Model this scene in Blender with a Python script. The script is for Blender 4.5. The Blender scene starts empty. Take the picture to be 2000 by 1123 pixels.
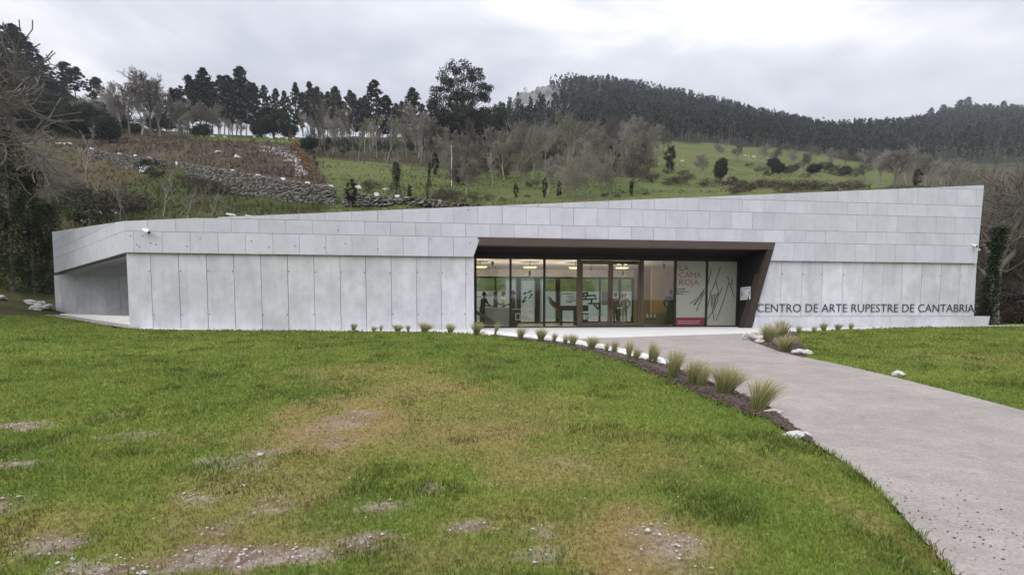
import bpy, bmesh, math, random
import numpy as np
from mathutils import Vector, Matrix, noise

# ------------------------------------------------------------------ camera
SC = bpy.context.scene
COL = SC.collection
FOC, PITCH, PY0, EYE = 1100.0, 0.0673, 680.0, 0.78       # focal length in photo pixels, tilt, principal row, eye height
cp, sp = math.cos(PITCH), math.sin(PITCH)
cam_d = bpy.data.cameras.new('camera')
cam_d.sensor_width = 36.0
cam_d.lens = 36.0 * FOC / 2000.0
cam_d.shift_y = (PY0 - 561.5) / 2000.0
cam_d.clip_end = 5000
cam = bpy.data.objects.new('camera', cam_d)
cam.location = (0, 0, EYE)
cam.rotation_euler = (math.pi / 2 - PITCH, 0, 0)
COL.objects.link(cam)
SC.camera = cam

# ------------------------------------------------------------------ sky, sun, exposure
SUN_EL, SUN_AZ = math.radians(46), math.radians(215)      # azimuth clockwise from +Y: high, behind the viewer's left shoulder
world = bpy.data.worlds.new('World')
SC.world = world
world.use_nodes = True
wn, wl = world.node_tree.nodes, world.node_tree.links
wn.clear()
def N(tree, t, **kw):
    n = tree.nodes.new(t)
    for k, v in kw.items():
        setattr(n, k, v)
    return n
W = world.node_tree
sky = N(W, 'ShaderNodeTexSky', sky_type='NISHITA', sun_disc=False, sun_elevation=SUN_EL, sun_rotation=SUN_AZ)
tc = N(W, 'ShaderNodeTexCoord')
sep = N(W, 'ShaderNodeSeparateXYZ'); wl.new(tc.outputs['Generated'], sep.inputs[0])
mp = N(W, 'ShaderNodeMapping'); mp.inputs['Scale'].default_value = (1.0, 1.0, 2.6)
mp.inputs['Location'].default_value = (0.35, 0.2, 0.1)
wl.new(tc.outputs['Generated'], mp.inputs[0])
n1 = N(W, 'ShaderNodeTexNoise'); n1.inputs['Scale'].default_value = 2.6; n1.inputs['Detail'].default_value = 7; n1.inputs['Roughness'].default_value = 0.52; n1.inputs['Distortion'].default_value = 0.35
wl.new(mp.outputs[0], n1.inputs['Vector'])
ramp = N(W, 'ShaderNodeValToRGB')
e = ramp.color_ramp.elements
e[0].position, e[0].color = 0.37, (0.67, 0.695, 0.775, 1)
e[1].position, e[1].color = 0.63, (1.22, 1.215, 1.22, 1)
m_ = ramp.color_ramp.elements.new(0.5); m_.color = (0.89, 0.905, 0.975, 1)
wl.new(n1.outputs['Fac'], ramp.inputs[0])
# luminance law of an overcast sky: (1 + 2 sin(elevation)) / 3, flattened towards the horizon
mx = N(W, 'ShaderNodeMath', operation='MAXIMUM'); mx.inputs[1].default_value = 0.0
wl.new(sep.outputs['Z'], mx.inputs[0])
ml = N(W, 'ShaderNodeMath', operation='MULTIPLY_ADD'); ml.inputs[1].default_value = 6.6; ml.inputs[2].default_value = 4.75
wl.new(mx.outputs[0], ml.inputs[0])
sc_ = N(W, 'ShaderNodeVectorMath', operation='SCALE')
wl.new(ramp.outputs['Color'], sc_.inputs[0]); wl.new(ml.outputs[0], sc_.inputs['Scale'])
mixw = N(W, 'ShaderNodeMixRGB'); mixw.inputs[0].default_value = 0.93
wl.new(sky.outputs[0], mixw.inputs[1]); wl.new(sc_.outputs[0], mixw.inputs[2])
bg = N(W, 'ShaderNodeBackground'); bg.inputs['Strength'].default_value = 0.1
wl.new(mixw.outputs[0], bg.inputs['Color'])
wo = N(W, 'ShaderNodeOutputWorld'); wl.new(bg.outputs[0], wo.inputs['Surface'])

sun_d = bpy.data.lights.new('sun', 'SUN')
sun_d.energy = 1.5; sun_d.angle = math.radians(60); sun_d.color = (1.0, 0.98, 0.96)
sun = bpy.data.objects.new('sun', sun_d)
dirv = Vector((math.sin(SUN_AZ) * math.cos(SUN_EL), math.cos(SUN_AZ) * math.cos(SUN_EL), math.sin(SUN_EL)))
sun.rotation_euler = (-dirv).to_track_quat('-Z', 'Y').to_euler()
sun.location = (0, 0, 60)
COL.objects.link(sun)

SC.view_settings.view_transform = 'Standard'
SC.view_settings.look = 'None'
SC.view_settings.exposure = 0.55
SC.view_settings.gamma = 1.0
SC.view_settings.use_curve_mapping = False
SC.render.engine = 'CYCLES'
SC.cycles.use_denoising = True
SC.cycles.denoising_prefilter = 'ACCURATE'
SC.cycles.max_bounces = 8
SC.cycles.diffuse_bounces = 3
SC.cycles.glossy_bounces = 3
SC.cycles.transparent_max_bounces = 16
SC.cycles.volume_bounces = 0
SC.cycles.caustics_reflective = False
SC.cycles.caustics_refractive = False

# ------------------------------------------------------------------ geometry helpers
def ray(px, py):
    u, v = (px - 1000.0) / FOC, (PY0 - py) / FOC
    return Vector((u, cp + v * sp, -sp + v * cp))
def z_at(py, Y):                      # height of what shows at photo row py when it stands at depth Y
    v = (PY0 - py) / FOC
    return EYE + Y * (v * cp - sp) / (cp + v * sp)
def x_at(px, Y, z):
    return (px - 1000.0) / FOC * (Y * cp - (z - EYE) * sp)
def smooth(t):
    t = max(0.0, min(1.0, t)); return t * t * (3 - 2 * t)
def gz(X, Y):                         # the gently sloping plot: lawn, path, terrace
    yy = Y if Y > -2 else -2 + (Y + 2) * 0.3
    s = 0.0447
    z = -0.984 + s * yy
    if yy > 19.5:
        t = min(1.0, (yy - 19.5) / 5.0)
        z = -0.984 + s * (19.5 + 5.0 * (t - t * t / 2))
    if X < -9:
        z += 0.030 * (-9 - X) * smooth((Y - 8) / 10.0)
    return z
def on_ground(px, py):                # photo pixel -> point on the plot
    d = ray(px, py)
    t = 10.0
    for _ in range(60):
        p = Vector((0, 0, EYE)) + d * t
        t += (p.z - gz(p.x, p.y)) / max(1e-4, -d.z + 0.0447 * d.y) * 0.7
        t = max(1.0, min(60, t))
    p = Vector((0, 0, EYE)) + d * t
    return Vector((p.x, p.y, gz(p.x, p.y)))

TH = math.atan(0.1375)
cT, sT = math.cos(TH), math.sin(TH)
FO = Vector((0, 23.55, 0))
def fpx(px, py, w=0.0):               # photo pixel -> (u, z) on the facade plane set back by w
    d = ray(px, py)
    nn = Vector((-sT, cT, 0))
    o = Vector((0, 0, EYE))
    t = ((FO - o).dot(nn) + w) / d.dot(nn)
    p = o + d * t
    return ((p - FO).dot(Vector((cT, sT, 0))), p.z)
def fworld(u, w, z):
    return Vector((FO.x + u * cT - w * sT, FO.y + u * sT + w * cT, z))

def tag(o, label=None, cat=None, group=None, kind=None):
    if label: o['label'] = label
    if cat: o['category'] = cat
    if group: o['group'] = group
    if kind: o['kind'] = kind
    return o
def empty(name, loc=(0, 0, 0), rz=0.0, scale=None):
    o = bpy.data.objects.new(name, None)
    COL.objects.link(o)
    o.location = loc; o.rotation_euler = (0, 0, rz)
    if scale: o.scale = scale
    o.empty_display_size = 0.1
    return o
def link(name, me, parent=None, loc=None):
    o = bpy.data.objects.new(name, me)
    COL.objects.link(o)
    if parent: o.parent = parent
    if loc is not None: o.location = loc
    return o
def np_mesh(name, V, Fq, mats, cols=None, smooth_=False, midx=None):
    """V (n,3), Fq (m,k) uniform faces"""
    V = np.asarray(V, dtype=np.float32); Fq = np.asarray(Fq, dtype=np.int32)
    me = bpy.data.meshes.new(name)
    me.vertices.add(len(V)); me.vertices.foreach_set('co', V.ravel())
    m, k = Fq.shape
    me.loops.add(m * k); me.loops.foreach_set('vertex_index', Fq.ravel())
    me.polygons.add(m)
    me.polygons.foreach_set('loop_start', np.arange(0, m * k, k, dtype=np.int32))
    if smooth_: me.polygons.foreach_set('use_smooth', np.ones(m, dtype=bool))
    if midx is not None: me.polygons.foreach_set('material_index', np.asarray(midx, dtype=np.int32))
    if cols is not None:
        a = me.attributes.new('col', 'FLOAT_COLOR', 'POINT')
        c = np.ones((len(V), 4), dtype=np.float32); c[:, :3] = cols
        a.data.foreach_set('color', c.ravel())
    for mm in (mats if isinstance(mats, (list, tuple)) else [mats]):
        me.materials.append(mm)
    me.update(calc_edges=True)
    return me
class MB:
    def __init__(self): self.v, self.f = [], []
    def add(self, vs, fs):
        b = len(self.v)
        self.v += [tuple(p) for p in vs]; self.f += [tuple(b + i for i in f) for f in fs]
        return self
    def box(self, x0, x1, y0, y1, z0, z1):
        return self.add([(x0, y0, z0), (x1, y0, z0), (x1, y1, z0), (x0, y1, z0), (x0, y0, z1), (x1, y0, z1), (x1, y1, z1), (x0, y1, z1)],
                        [(0, 3, 2, 1), (4, 5, 6, 7), (0, 1, 5, 4), (1, 2, 6, 5), (2, 3, 7, 6), (3, 0, 4, 7)])
    def prism(self, poly, w0, w1):    # poly of (u, z) extruded along local y from w0 to w1
        n = len(poly)
        vs = [(u, w0, z) for u, z in poly] + [(u, w1, z) for u, z in poly]
        fs = [tuple(range(n)), tuple(range(2 * n - 1, n - 1, -1))]
        fs += [(i, i + n, (i + 1) % n + n, (i + 1) % n) for i in range(n)]
        return self.add(vs, fs)
    def tube(self, p, q, r0, r1=None, n=8, caps=True):
        p, q = Vector(p), Vector(q); r1 = r0 if r1 is None else r1
        d = (q - p).normalized()
        a = d.orthogonal().normalized(); b = d.cross(a)
        vs = [p + (a * math.cos(2 * math.pi * i / n) + b * math.sin(2 * math.pi * i / n)) * r0 for i in range(n)]
        vs += [q + (a * math.cos(2 * math.pi * i / n) + b * math.sin(2 * math.pi * i / n)) * r1 for i in range(n)]
        fs = [(i, (i + 1) % n, (i + 1) % n + n, i + n) for i in range(n)]
        if caps: fs += [tuple(range(n - 1, -1, -1)), tuple(range(n, 2 * n))]
        return self.add(vs, fs)
    def lathe(self, c, prof, n=14):   # prof [(r, z)]
        c = Vector(c)
        vs = [c + Vector((r * math.cos(2 * math.pi * i / n), r * math.sin(2 * math.pi * i / n), z)) for r, z in prof for i in range(n)]
        fs = []
        for k in range(len(prof) - 1):
            for i in range(n):
                j = (i + 1) % n
                fs.append((k * n + i, k * n + j, (k + 1) * n + j, (k + 1) * n + i))
        fs += [tuple(range(n - 1, -1, -1)), tuple((len(prof) - 1) * n + i for i in range(n))]
        return self.add(vs, fs)
    def mesh(self, name, mat, fix=True, smooth_=False):
        me = bpy.data.meshes.new(name)
        me.from_pydata(self.v, [], self.f)
        for mm in (mat if isinstance(mat, (list, tuple)) else [mat]): me.materials.append(mm)
        if fix:
            bm = bmesh.new(); bm.from_mesh(me)
            bmesh.ops.recalc_face_normals(bm, faces=bm.faces)
            bm.to_mesh(me); bm.free()
        if smooth_:
            me.polygons.foreach_set('use_smooth', np.ones(len(me.polygons), dtype=bool))
        me.update()
        return me
    def build(self, name, mat, parent=None, loc=None, smooth_=False, fix=True):
        return link(name, self.mesh(name, mat, fix, smooth_), parent, loc)
def clip(poly, a, b, c):              # keep a*u + b*z <= c
    out = []
    n = len(poly)
    for i in range(n):
        p, q = poly[i], poly[(i + 1) % n]
        dp, dq = a * p[0] + b * p[1] - c, a * q[0] + b * q[1] - c
        if dp <= 0: out.append(p)
        if (dp < 0 < dq) or (dq < 0 < dp):
            t = dp / (dp - dq); out.append((p[0] + (q[0] - p[0]) * t, p[1] + (q[1] - p[1]) * t))
    return out
def half(p, q, keep):                 # half plane bounded by line p-q that holds point keep
    a, b = q[1] - p[1], -(q[0] - p[0])
    c = a * p[0] + b * p[1]
    if a * keep[0] + b * keep[1] > c: a, b, c = -a, -b, -c
    return a, b, c
def area(poly):
    return abs(sum(poly[i][0] * poly[(i + 1) % len(poly)][1] - poly[(i + 1) % len(poly)][0] * poly[i][1] for i in range(len(poly)))) / 2 if len(poly) > 2 else 0

# ------------------------------------------------------------------ materials
def mat_new(name):
    m = bpy.data.materials.new(name); m.use_nodes = True
    t = m.node_tree
    return m, t, t.nodes['Principled BSDF']
def srgb(r, g, b):
    f = lambda c: (c / 255 / 12.92) if c / 255 <= 0.04045 else ((c / 255 + 0.055) / 1.055) ** 2.4
    return (f(r), f(g), f(b))
def plain(name, col, rough=0.6, metal=0.0, var=0.12, scale=6.0, bump=0.0, bscale=60.0, spec=0.5):
    m, t, b = mat_new(name)
    L = t.links
    b.inputs['Roughness'].default_value = rough; b.inputs['Metallic'].default_value = metal
    b.inputs['Specular IOR Level'].default_value = spec
    tcn = N(t, 'ShaderNodeTexCoord')
    nz = N(t, 'ShaderNodeTexNoise'); nz.inputs['Scale'].default_value = scale; nz.inputs['Detail'].default_value = 5
    L.new(tcn.outputs['Object'], nz.inputs['Vector'])
    r = N(t, 'ShaderNodeValToRGB'); el = r.color_ramp.elements
    el[0].position, el[1].position = 0.3, 0.7
    el[0].color = tuple(c * (1 - var) for c in col) + (1,)
    el[1].color = tuple(min(1, c * (1 + var)) for c in col) + (1,)
    L.new(nz.outputs['Fac'], r.inputs[0]); L.new(r.outputs[0], b.inputs['Base Color'])
    if bump:
        n2 = N(t, 'ShaderNodeTexNoise'); n2.inputs['Scale'].default_value = bscale; n2.inputs['Detail'].default_value = 4
        L.new(tcn.outputs['Object'], n2.inputs['Vector'])
        bp = N(t, 'ShaderNodeBump'); bp.inputs['Strength'].default_value = bump; bp.inputs['Distance'].default_value = 0.02
        L.new(n2.outputs['Fac'], bp.inputs['Height']); L.new(bp.outputs[0], b.inputs['Normal'])
    return m
def attr_mat(name, rough=0.75, transl=0.0, spec=0.2, rnd=0.12):
    m, t, b = mat_new(name); L = t.links
    a = N(t, 'ShaderNodeAttribute', attribute_name='col')
    oi = N(t, 'ShaderNodeObjectInfo')
    mr = N(t, 'ShaderNodeMapRange'); mr.inputs['To Min'].default_value = 1 - rnd; mr.inputs['To Max'].default_value = 1 + rnd
    L.new(oi.outputs['Random'], mr.inputs['Value'])
    sc = N(t, 'ShaderNodeVectorMath', operation='SCALE')
    L.new(a.outputs['Color'], sc.inputs[0]); L.new(mr.outputs[0], sc.inputs['Scale'])
    L.new(sc.outputs[0], b.inputs['Base Color'])
    b.inputs['Roughness'].default_value = rough; b.inputs['Specular IOR Level'].default_value = spec
    if transl:
        tr = N(t, 'ShaderNodeBsdfTranslucent'); L.new(sc.outputs[0], tr.inputs['Color'])
        mxs = N(t, 'ShaderNodeMixShader'); mxs.inputs[0].default_value = transl
        L.new(b.outputs[0], mxs.inputs[1]); L.new(tr.outputs[0], mxs.inputs[2])
        L.new(mxs.outputs[0], t.nodes['Material Output'].inputs['Surface'])
    return m
def concrete(name, col, streak=0.10, seed=0.0, blotch=0.10):
    m, t, b = mat_new(name); L = t.links
    b.inputs['Roughness'].default_value = 0.78; b.inputs['Specular IOR Level'].default_value = 0.3
    tcn = N(t, 'ShaderNodeTexCoord'); oi = N(t, 'ShaderNodeObjectInfo')
    off = N(t, 'ShaderNodeVectorMath', operation='MULTIPLY_ADD')
    off.inputs[0].default_value = (1, 1, 1)
    cmb = N(t, 'ShaderNodeCombineXYZ')
    mr0 = N(t, 'ShaderNodeMath', operation='MULTIPLY'); mr0.inputs[1].default_value = 37.0
    L.new(oi.outputs['Random'], mr0.inputs[0]); L.new(mr0.outputs[0], cmb.inputs['Y'])
    add = N(t, 'ShaderNodeVectorMath', operation='ADD')
    L.new(tcn.outputs['Object'], add.inputs[0]); L.new(cmb.outputs[0], add.inputs[1])
    def nz(scale, vecscale, lo, hi, det=5):
        mpn = N(t, 'ShaderNodeMapping'); mpn.inputs['Scale'].default_value = vecscale
        mpn.inputs['Location'].default_value = (seed, seed, seed)
        L.new(add.outputs[0], mpn.inputs[0])
        x = N(t, 'ShaderNodeTexNoise'); x.inputs['Scale'].default_value = scale; x.inputs['Detail'].default_value = det; x.inputs['Roughness'].default_value = 0.6
        L.new(mpn.outputs[0], x.inputs['Vector'])
        r = N(t, 'ShaderNodeMapRange'); r.inputs['From Min'].default_value = 0.3; r.inputs['From Max'].default_value = 0.7
        r.inputs['To Min'].default_value = lo; r.inputs['To Max'].default_value = hi
        L.new(x.outputs['Fac'], r.inputs['Value'])
        return r.outputs[0]
    def mul(a_, b_):
        mm = N(t, 'ShaderNodeMath', operation='MULTIPLY'); L.new(a_, mm.inputs[0]); L.new(b_, mm.inputs[1]); return mm.outputs[0]
    tint = N(t, 'ShaderNodeMapRange'); tint.inputs['To Min'].default_value = 0.94; tint.inputs['To Max'].default_value = 1.05
    L.new(oi.outputs['Random'], tint.inputs['Value'])
    v = mul(nz(0.9, (1, 1, 1), 1 - blotch, 1 + blotch * 0.5), tint.outputs[0])
    v = mul(v, nz(2.2, (1.6, 1, 0.25), 1 - streak, 1 + streak * 0.4))
    v = mul(v, nz(3.4, (1, 1, 1), 1 - blotch * .5, 1 + blotch * .3, 7))
    v = mul(v, nz(5.0, (0.5, 1, 9), 0.975, 1.02))
    v = mul(v, nz(28.0, (1, 1, 1), 0.96, 1.03))
    # small air holes left by the formwork
    vo = N(t, 'ShaderNodeTexVoronoi'); vo.inputs['Scale'].default_value = 3.3; L.new(add.outputs[0], vo.inputs['Vector'])
    hr = N(t, 'ShaderNodeMapRange'); hr.inputs['From Min'].default_value = 0.03; hr.inputs['From Max'].default_value = 0.075
    hr.inputs['To Min'].default_value = 0.62; hr.inputs['To Max'].default_value = 1.0
    L.new(vo.outputs['Distance'], hr.inputs['Value'])
    v = mul(v, hr.outputs[0])
    sc = N(t, 'ShaderNodeVectorMath', operation='SCALE'); sc.inputs[0].default_value = col
    L.new(v, sc.inputs['Scale']); L.new(sc.outputs[0], b.inputs['Base Color'])
    bp = N(t, 'ShaderNodeBump'); bp.inputs['Strength'].default_value = 0.25; bp.inputs['Distance'].default_value = 0.01
    L.new(v, bp.inputs['Height']); L.new(bp.outputs[0], b.inputs['Normal'])
    return m
def glass_mat(name, tint, ior, rough=.004):
    m = bpy.data.materials.new(name); m.use_nodes = True; t = m.node_tree; t.nodes.clear(); L = t.links
    tr = N(t, 'ShaderNodeBsdfTransparent'); tr.inputs['Color'].default_value = tint + (1,)
    gl = N(t, 'ShaderNodeBsdfGlossy'); gl.inputs['Roughness'].default_value = rough; gl.inputs['Color'].default_value = (0.95, 0.95, 1, 1)
    fr = N(t, 'ShaderNodeFresnel'); fr.inputs['IOR'].default_value = ior
    mxs = N(t, 'ShaderNodeMixShader'); o = N(t, 'ShaderNodeOutputMaterial')
    L.new(fr.outputs[0], mxs.inputs[0]); L.new(tr.outputs[0], mxs.inputs[1]); L.new(gl.outputs[0], mxs.inputs[2]); L.new(mxs.outputs[0], o.inputs['Surface'])
    return m
def emit_mat(name, col, s):
    m = bpy.data.materials.new(name); m.use_nodes = True; t = m.node_tree; t.nodes.clear()
    e_ = N(t, 'ShaderNodeEmission'); e_.inputs['Color'].default_value = col + (1,); e_.inputs['Strength'].default_value = s
    o = N(t, 'ShaderNodeOutputMaterial'); t.links.new(e_.outputs[0], o.inputs['Surface'])
    return m
def film_mat(name, col, f=0.6):
    m, t, b = mat_new(name); b.inputs['Base Color'].default_value = col + (1,); b.inputs['Roughness'].default_value = 0.7
    tr = N(t, 'ShaderNodeBsdfTranslucent'); tr.inputs['Color'].default_value = col + (1,)
    mxs = N(t, 'ShaderNodeMixShader'); mxs.inputs[0].default_value = f
    t.links.new(b.outputs[0], mxs.inputs[1]); t.links.new(tr.outputs[0], mxs.inputs[2]); t.links.new(mxs.outputs[0], t.nodes['Material Output'].inputs['Surface'])
    return m

M = {}
M['conc_up'] = concrete('concrete_band', (0.580, 0.578, 0.648), 0.05, 0.0, 0.10)
M['conc_low'] = concrete('concrete_wall', (0.605, 0.605, 0.650), 0.11, 5.0, 0.17)
M['joint'] = plain('joint_dark_grey', (0.10, 0.10, 0.105), 0.9)  # dark grey of the joint backing and wall cores
M['hole'] = plain('tie_hole_grey', (0.12, 0.12, 0.12), 0.9)
M['terrace'] = plain('terrace_concrete', (0.60, 0.59, 0.58), 0.8, var=0.07, scale=1.2, bump=0.15, bscale=40)
M['kerb'] = plain('white_kerb', (0.78, 0.78, 0.77), 0.75, var=0.06, scale=4, bump=0.3, bscale=30)
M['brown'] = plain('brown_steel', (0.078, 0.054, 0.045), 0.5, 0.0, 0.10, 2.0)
M['brown_leg_shaded'] = plain('portal_leg_steel_shaded', (0.046, 0.033, 0.028), 0.6, 0.0, 0.12, 2.0, spec=.2)  # fascia steel made darker, the leg's shade is put into the colour
M['brown_shaded'] = plain('brown_steel_shaded', (0.016, 0.013, 0.012), 0.65, 0.0, 0.12, 2.0, spec=.12)  # same brown steel, shade of the entrance recess painted into its colour
M['frame'] = plain('dark_frame', (0.035, 0.030, 0.026), 0.7, spec=.15)
M['doorframe'] = plain('bronze_door_frame', (0.100, 0.074, 0.052), 0.65, spec=.2)
M['glass'] = glass_mat('glass', (0.95, 0.965, 0.945), 1.6)
M['glass_clear'] = glass_mat('window_glass', (0.93, 0.95, 0.94), 1.12, .35)
M['film'] = film_mat('mint_film', (0.86, 0.96, 0.92), .95)
M['plaster'] = plain('grey_plaster', (0.62, 0.60, 0.60), 0.8)
M['tan'] = plain('tan_panel', (0.42, 0.31, 0.18), 0.6, var=0.15, scale=1.5)
M['floor_in'] = plain('interior_floor', (0.45, 0.44, 0.40), 0.25, var=0.1)
M['ceil_in'] = plain('interior_ceiling', (0.66, 0.62, 0.62), 0.8)
M['black'] = plain('black_metal', (0.018, 0.018, 0.018), 0.45)
M['white'] = plain('white_paint', (0.78, 0.78, 0.77), 0.5, var=0.04)
M['wood'] = plain('brown_wood', (0.10, 0.065, 0.035), 0.5, var=0.25, scale=8)
M['wood_lt'] = plain('tan_counter', (0.32, 0.25, 0.15), 0.5, var=0.1)
M['counter'] = plain('pale_counter', (0.50, 0.53, 0.50), 0.35)
M['lamp'] = emit_mat('warm_lamp', (1.0, 0.66, 0.22), 2.2)
M['poster'] = plain('poster_sheet', (0.31, 0.315, 0.265), 0.6, var=0.03)
M['red'] = plain('poster_red', (0.17, 0.022, 0.035), 0.6, var=0.05)
M['redtext'] = plain('red_lettering', (0.20, 0.03, 0.025), 0.6, var=0.05)
M['ink'] = plain('dark_ink', (0.03, 0.028, 0.025), 0.6)
M['ink2'] = plain('grey_ink', (0.20, 0.20, 0.22), 0.6)
M['pale_ink'] = plain('pale_ink', (0.40, 0.28, 0.28), 0.6)
M['paper'] = plain('paper', (0.62, 0.63, 0.68), 0.7, var=0.02)
M['letters'] = plain('sign_letters', (0.045, 0.045, 0.05), 0.5)
M['rock'] = plain('white_rock', (0.56, 0.54, 0.51), 0.85, var=0.16, scale=5, bump=0.6, bscale=14)
M['wallstone'] = attr_mat('dry_stone', 0.9, rnd=0.05)
M['bark'] = plain('grey_bark', (0.15, 0.128, 0.108), 0.9, var=0.3, scale=3)
M['bark_pale'] = plain('pale_bark', (0.29, 0.26, 0.225), 0.9, var=0.25, scale=3)
M['bark_brown'] = plain('brown_twigs', (0.25, 0.225, 0.185), 0.9, var=0.3, scale=3)
M['bark_olive'] = plain('olive_twigs', (0.235, 0.22, 0.16), 0.9, var=0.3, scale=3)
M['leaf'] = attr_mat('foliage', 0.7, 0.25, 0.25, 0.15)
M['grass'] = attr_mat('grass_blades', 0.6, 0.35, 0.25, 0.0)
M['mulch'] = plain('bark_mulch', (0.085, 0.06, 0.05), 0.95, var=0.5, scale=30, bump=1.0, bscale=45)
M['skin'] = plain('skin', (0.35, 0.2, 0.14), 0.6)
M['hair'] = plain('dark_hair', (0.03, 0.024, 0.02), 0.6)
M['hair_grey'] = plain('grey_hair', (0.16, 0.15, 0.15), 0.6)

# ------------------------------------------------------------------ noise on arrays
def vnoise(x, y, scale, seed=0):
    rs = np.random.RandomState(seed); T = rs.rand(256, 256)
    x = np.asarray(x) * scale + 1000.0; y = np.asarray(y) * scale + 1000.0
    xi, yi = np.floor(x).astype(int), np.floor(y).astype(int)
    fx, fy = x - xi, y - yi
    fx, fy = fx * fx * (3 - 2 * fx), fy * fy * (3 - 2 * fy)
    a = T[xi % 256, yi % 256]; b = T[(xi + 1) % 256, yi % 256]; c = T[xi % 256, (yi + 1) % 256]; d = T[(xi + 1) % 256, (yi + 1) % 256]
    return (a * (1 - fx) + b * fx) * (1 - fy) + (c * (1 - fx) + d * fx) * fy
def fbm(x, y, scale, seed=0, o=4):
    s, a, t = 0, 1.0, 0
    for i in range(o):
        s = s + a * vnoise(x, y, scale * 2 ** i, seed + i); t += a; a *= 0.55
    return s / t
gzv = np.vectorize(gz)
def in_poly(X, Y, poly):
    r = np.zeros(X.shape, bool)
    n = len(poly)
    for i in range(n):
        x0, y0 = poly[i]; x1, y1 = poly[(i + 1) % n]
        if y0 == y1: continue
        c = ((y0 > Y) != (y1 > Y)) & (X < (x1 - x0) * (Y - y0) / (y1 - y0) + x0)
        r ^= c
    return r
def lerp_poly(pts, n):                # resample a polyline by length
    pts = [Vector(p) for p in pts]
    d = [0]
    for a, b in zip(pts, pts[1:]): d.append(d[-1] + (b - a).length)
    out = []
    for i in range(n):
        t = d[-1] * i / (n - 1)
        k = max(j for j in range(len(d)) if d[j] <= t + 1e-9); k = min(k, len(pts) - 2)
        f = (t - d[k]) / max(1e-9, d[k + 1] - d[k])
        out.append(pts[k].lerp(pts[k + 1], f))
    return out

# ------------------------------------------------------------------ plot outlines (photo rows read off, laid on the sloping plot)
G2 = lambda lst: [on_ground(a, b).to_2d() for a, b in lst]
A_edge = G2([(258, 642), (330, 644), (400, 645), (550, 646), (690, 647.5), (800, 649), (880, 651.5), (960, 656), (1030, 665), (1100, 677), (1170, 693), (1240, 714), (1300, 741),
             (1350, 766), (1400, 788), (1450, 806), (1500, 823), (1540, 846), (1590, 873), (1640, 897), (1700, 940), (1760, 1002), (1800, 1050), (1832, 1087), (1864, 1125)])
A_edge += [Vector((2.62, 2.6)), Vector((2.1, 0.5)), Vector((1.8, -3)), Vector((1.8, -22))]
B_edge = G2([(960, 654), (1040, 661.5), (1110, 669.5), (1180, 682), (1240, 696), (1305, 713), (1360, 737), (1410, 757), (1460, 777), (1505, 800), (1545, 832), (1590, 868)])
C_edge = G2([(1455, 659.5), (1475, 668.5), (1520, 685), (1570, 698), (1650, 714), (1750, 737.5), (1850, 763), (2000, 802), (2150, 845)])
C_edge += [Vector((7.4, 2.5)), Vector((6.6, -3)), Vector((6.4, -22))]
T_front = A_edge[:8] + G2([(1040, 661.5), (1097, 662.5), (1200, 659.5), (1290, 657), (1380, 654), (1455, 651.5), (1560, 648), (1700, 644.5), (1930, 637.5), (2060, 635)])
T_back = [fworld(u, 2.4, 0).to_2d() for u in np.linspace(fpx(258, 640)[0], fpx(2060, 632)[0], 12)]
path_top = G2([(1097, 662.5), (1200, 659.5), (1290, 657), (1380, 654), (1455, 651.5)])
iB = 2
path_left = G2([(1097, 662.5)]) + B_edge[2:] + A_edge[19:]
path_poly = path_top + C_edge + list(reversed(path_left))
bed_poly = A_edge[7:19] + list(reversed(B_edge))
bed2_poly = G2([(1455, 652), (1510, 650), (1556, 649), (1562, 668), (1575, 690), (1570, 699), (1520, 686), (1475, 669.5), (1455, 660.5)])
terr_poly = T_front + list(reversed(T_back))
P2 = lambda poly: [(p.x, p.y) for p in poly]

# ------------------------------------------------------------------ lawn colour and bare patches
blobs = []
def blob(cx, cy, rx, ry, s, kind):
    c = on_ground(cx, cy); f = on_ground(cx, cy - ry); n = on_ground(cx, cy + ry)
    blobs.append((c.x, c.y, rx * c.y / FOC, max(0.12, (f.y - n.y) / 2), s, kind))
for a in [(700, 825, 190, 48, 1.0), (850, 765, 110, 35, .7), (910, 860, 170, 45, .75), (1010, 810, 120, 40, .5), (1250, 1045, 150, 85, 1.0), (1110, 925, 200, 40, .65),
          (760, 735, 140, 22, .5), (500, 960, 180, 60, .6), (430, 1060, 200, 60, .6), (1000, 1000, 150, 45, .35), (1690, 1020, 40, 70, .55), (1480, 905, 50, 30, .3),
          (60, 1040, 120, 60, .6), (900, 1090, 150, 40, .4), (1740, 800, 120, 20, .35), (1900, 700, 120, 14, .3), (1250, 900, 120, 40, .45), (620, 905, 120, 40, .6)]:
    blob(*a, 'dry')
for a in [(40, 832, 62, 9, .95), (122, 864, 26, 8, .9), (225, 811, 30, 6, .7), (35, 905, 45, 12, 1), (20, 985, 55, 20, .8), (250, 852, 95, 9, .55), (110, 1065, 70, 24, .9),
          (470, 1092, 160, 24, 1), (385, 972, 55, 14, .8), (395, 1035, 62, 14, .7), (705, 1060, 50, 13, .8), (745, 990, 42, 12, .75), (930, 1027, 42, 10, .9), (1055, 1080, 48, 12, .7),
          (1095, 907, 20, 6, .9), (845, 950, 26, 10, .7), (510, 888, 42, 9, .7), (600, 1085, 90, 16, .9), (680, 815, 60, 10, .6), (660, 845, 90, 20, .55), (1290, 1060, 80, 40, .55), (180, 1110, 90, 20, .8), (330, 1110, 60, 14, .7),
          (480, 905, 60, 16, .55), (1060, 1035, 25, 12, .6), (430, 905, 50, 10, .5), (560, 985, 40, 14, .5), (1540, 850, 20, 8, .4)]:
    blob(*a, 'soil')
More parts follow.
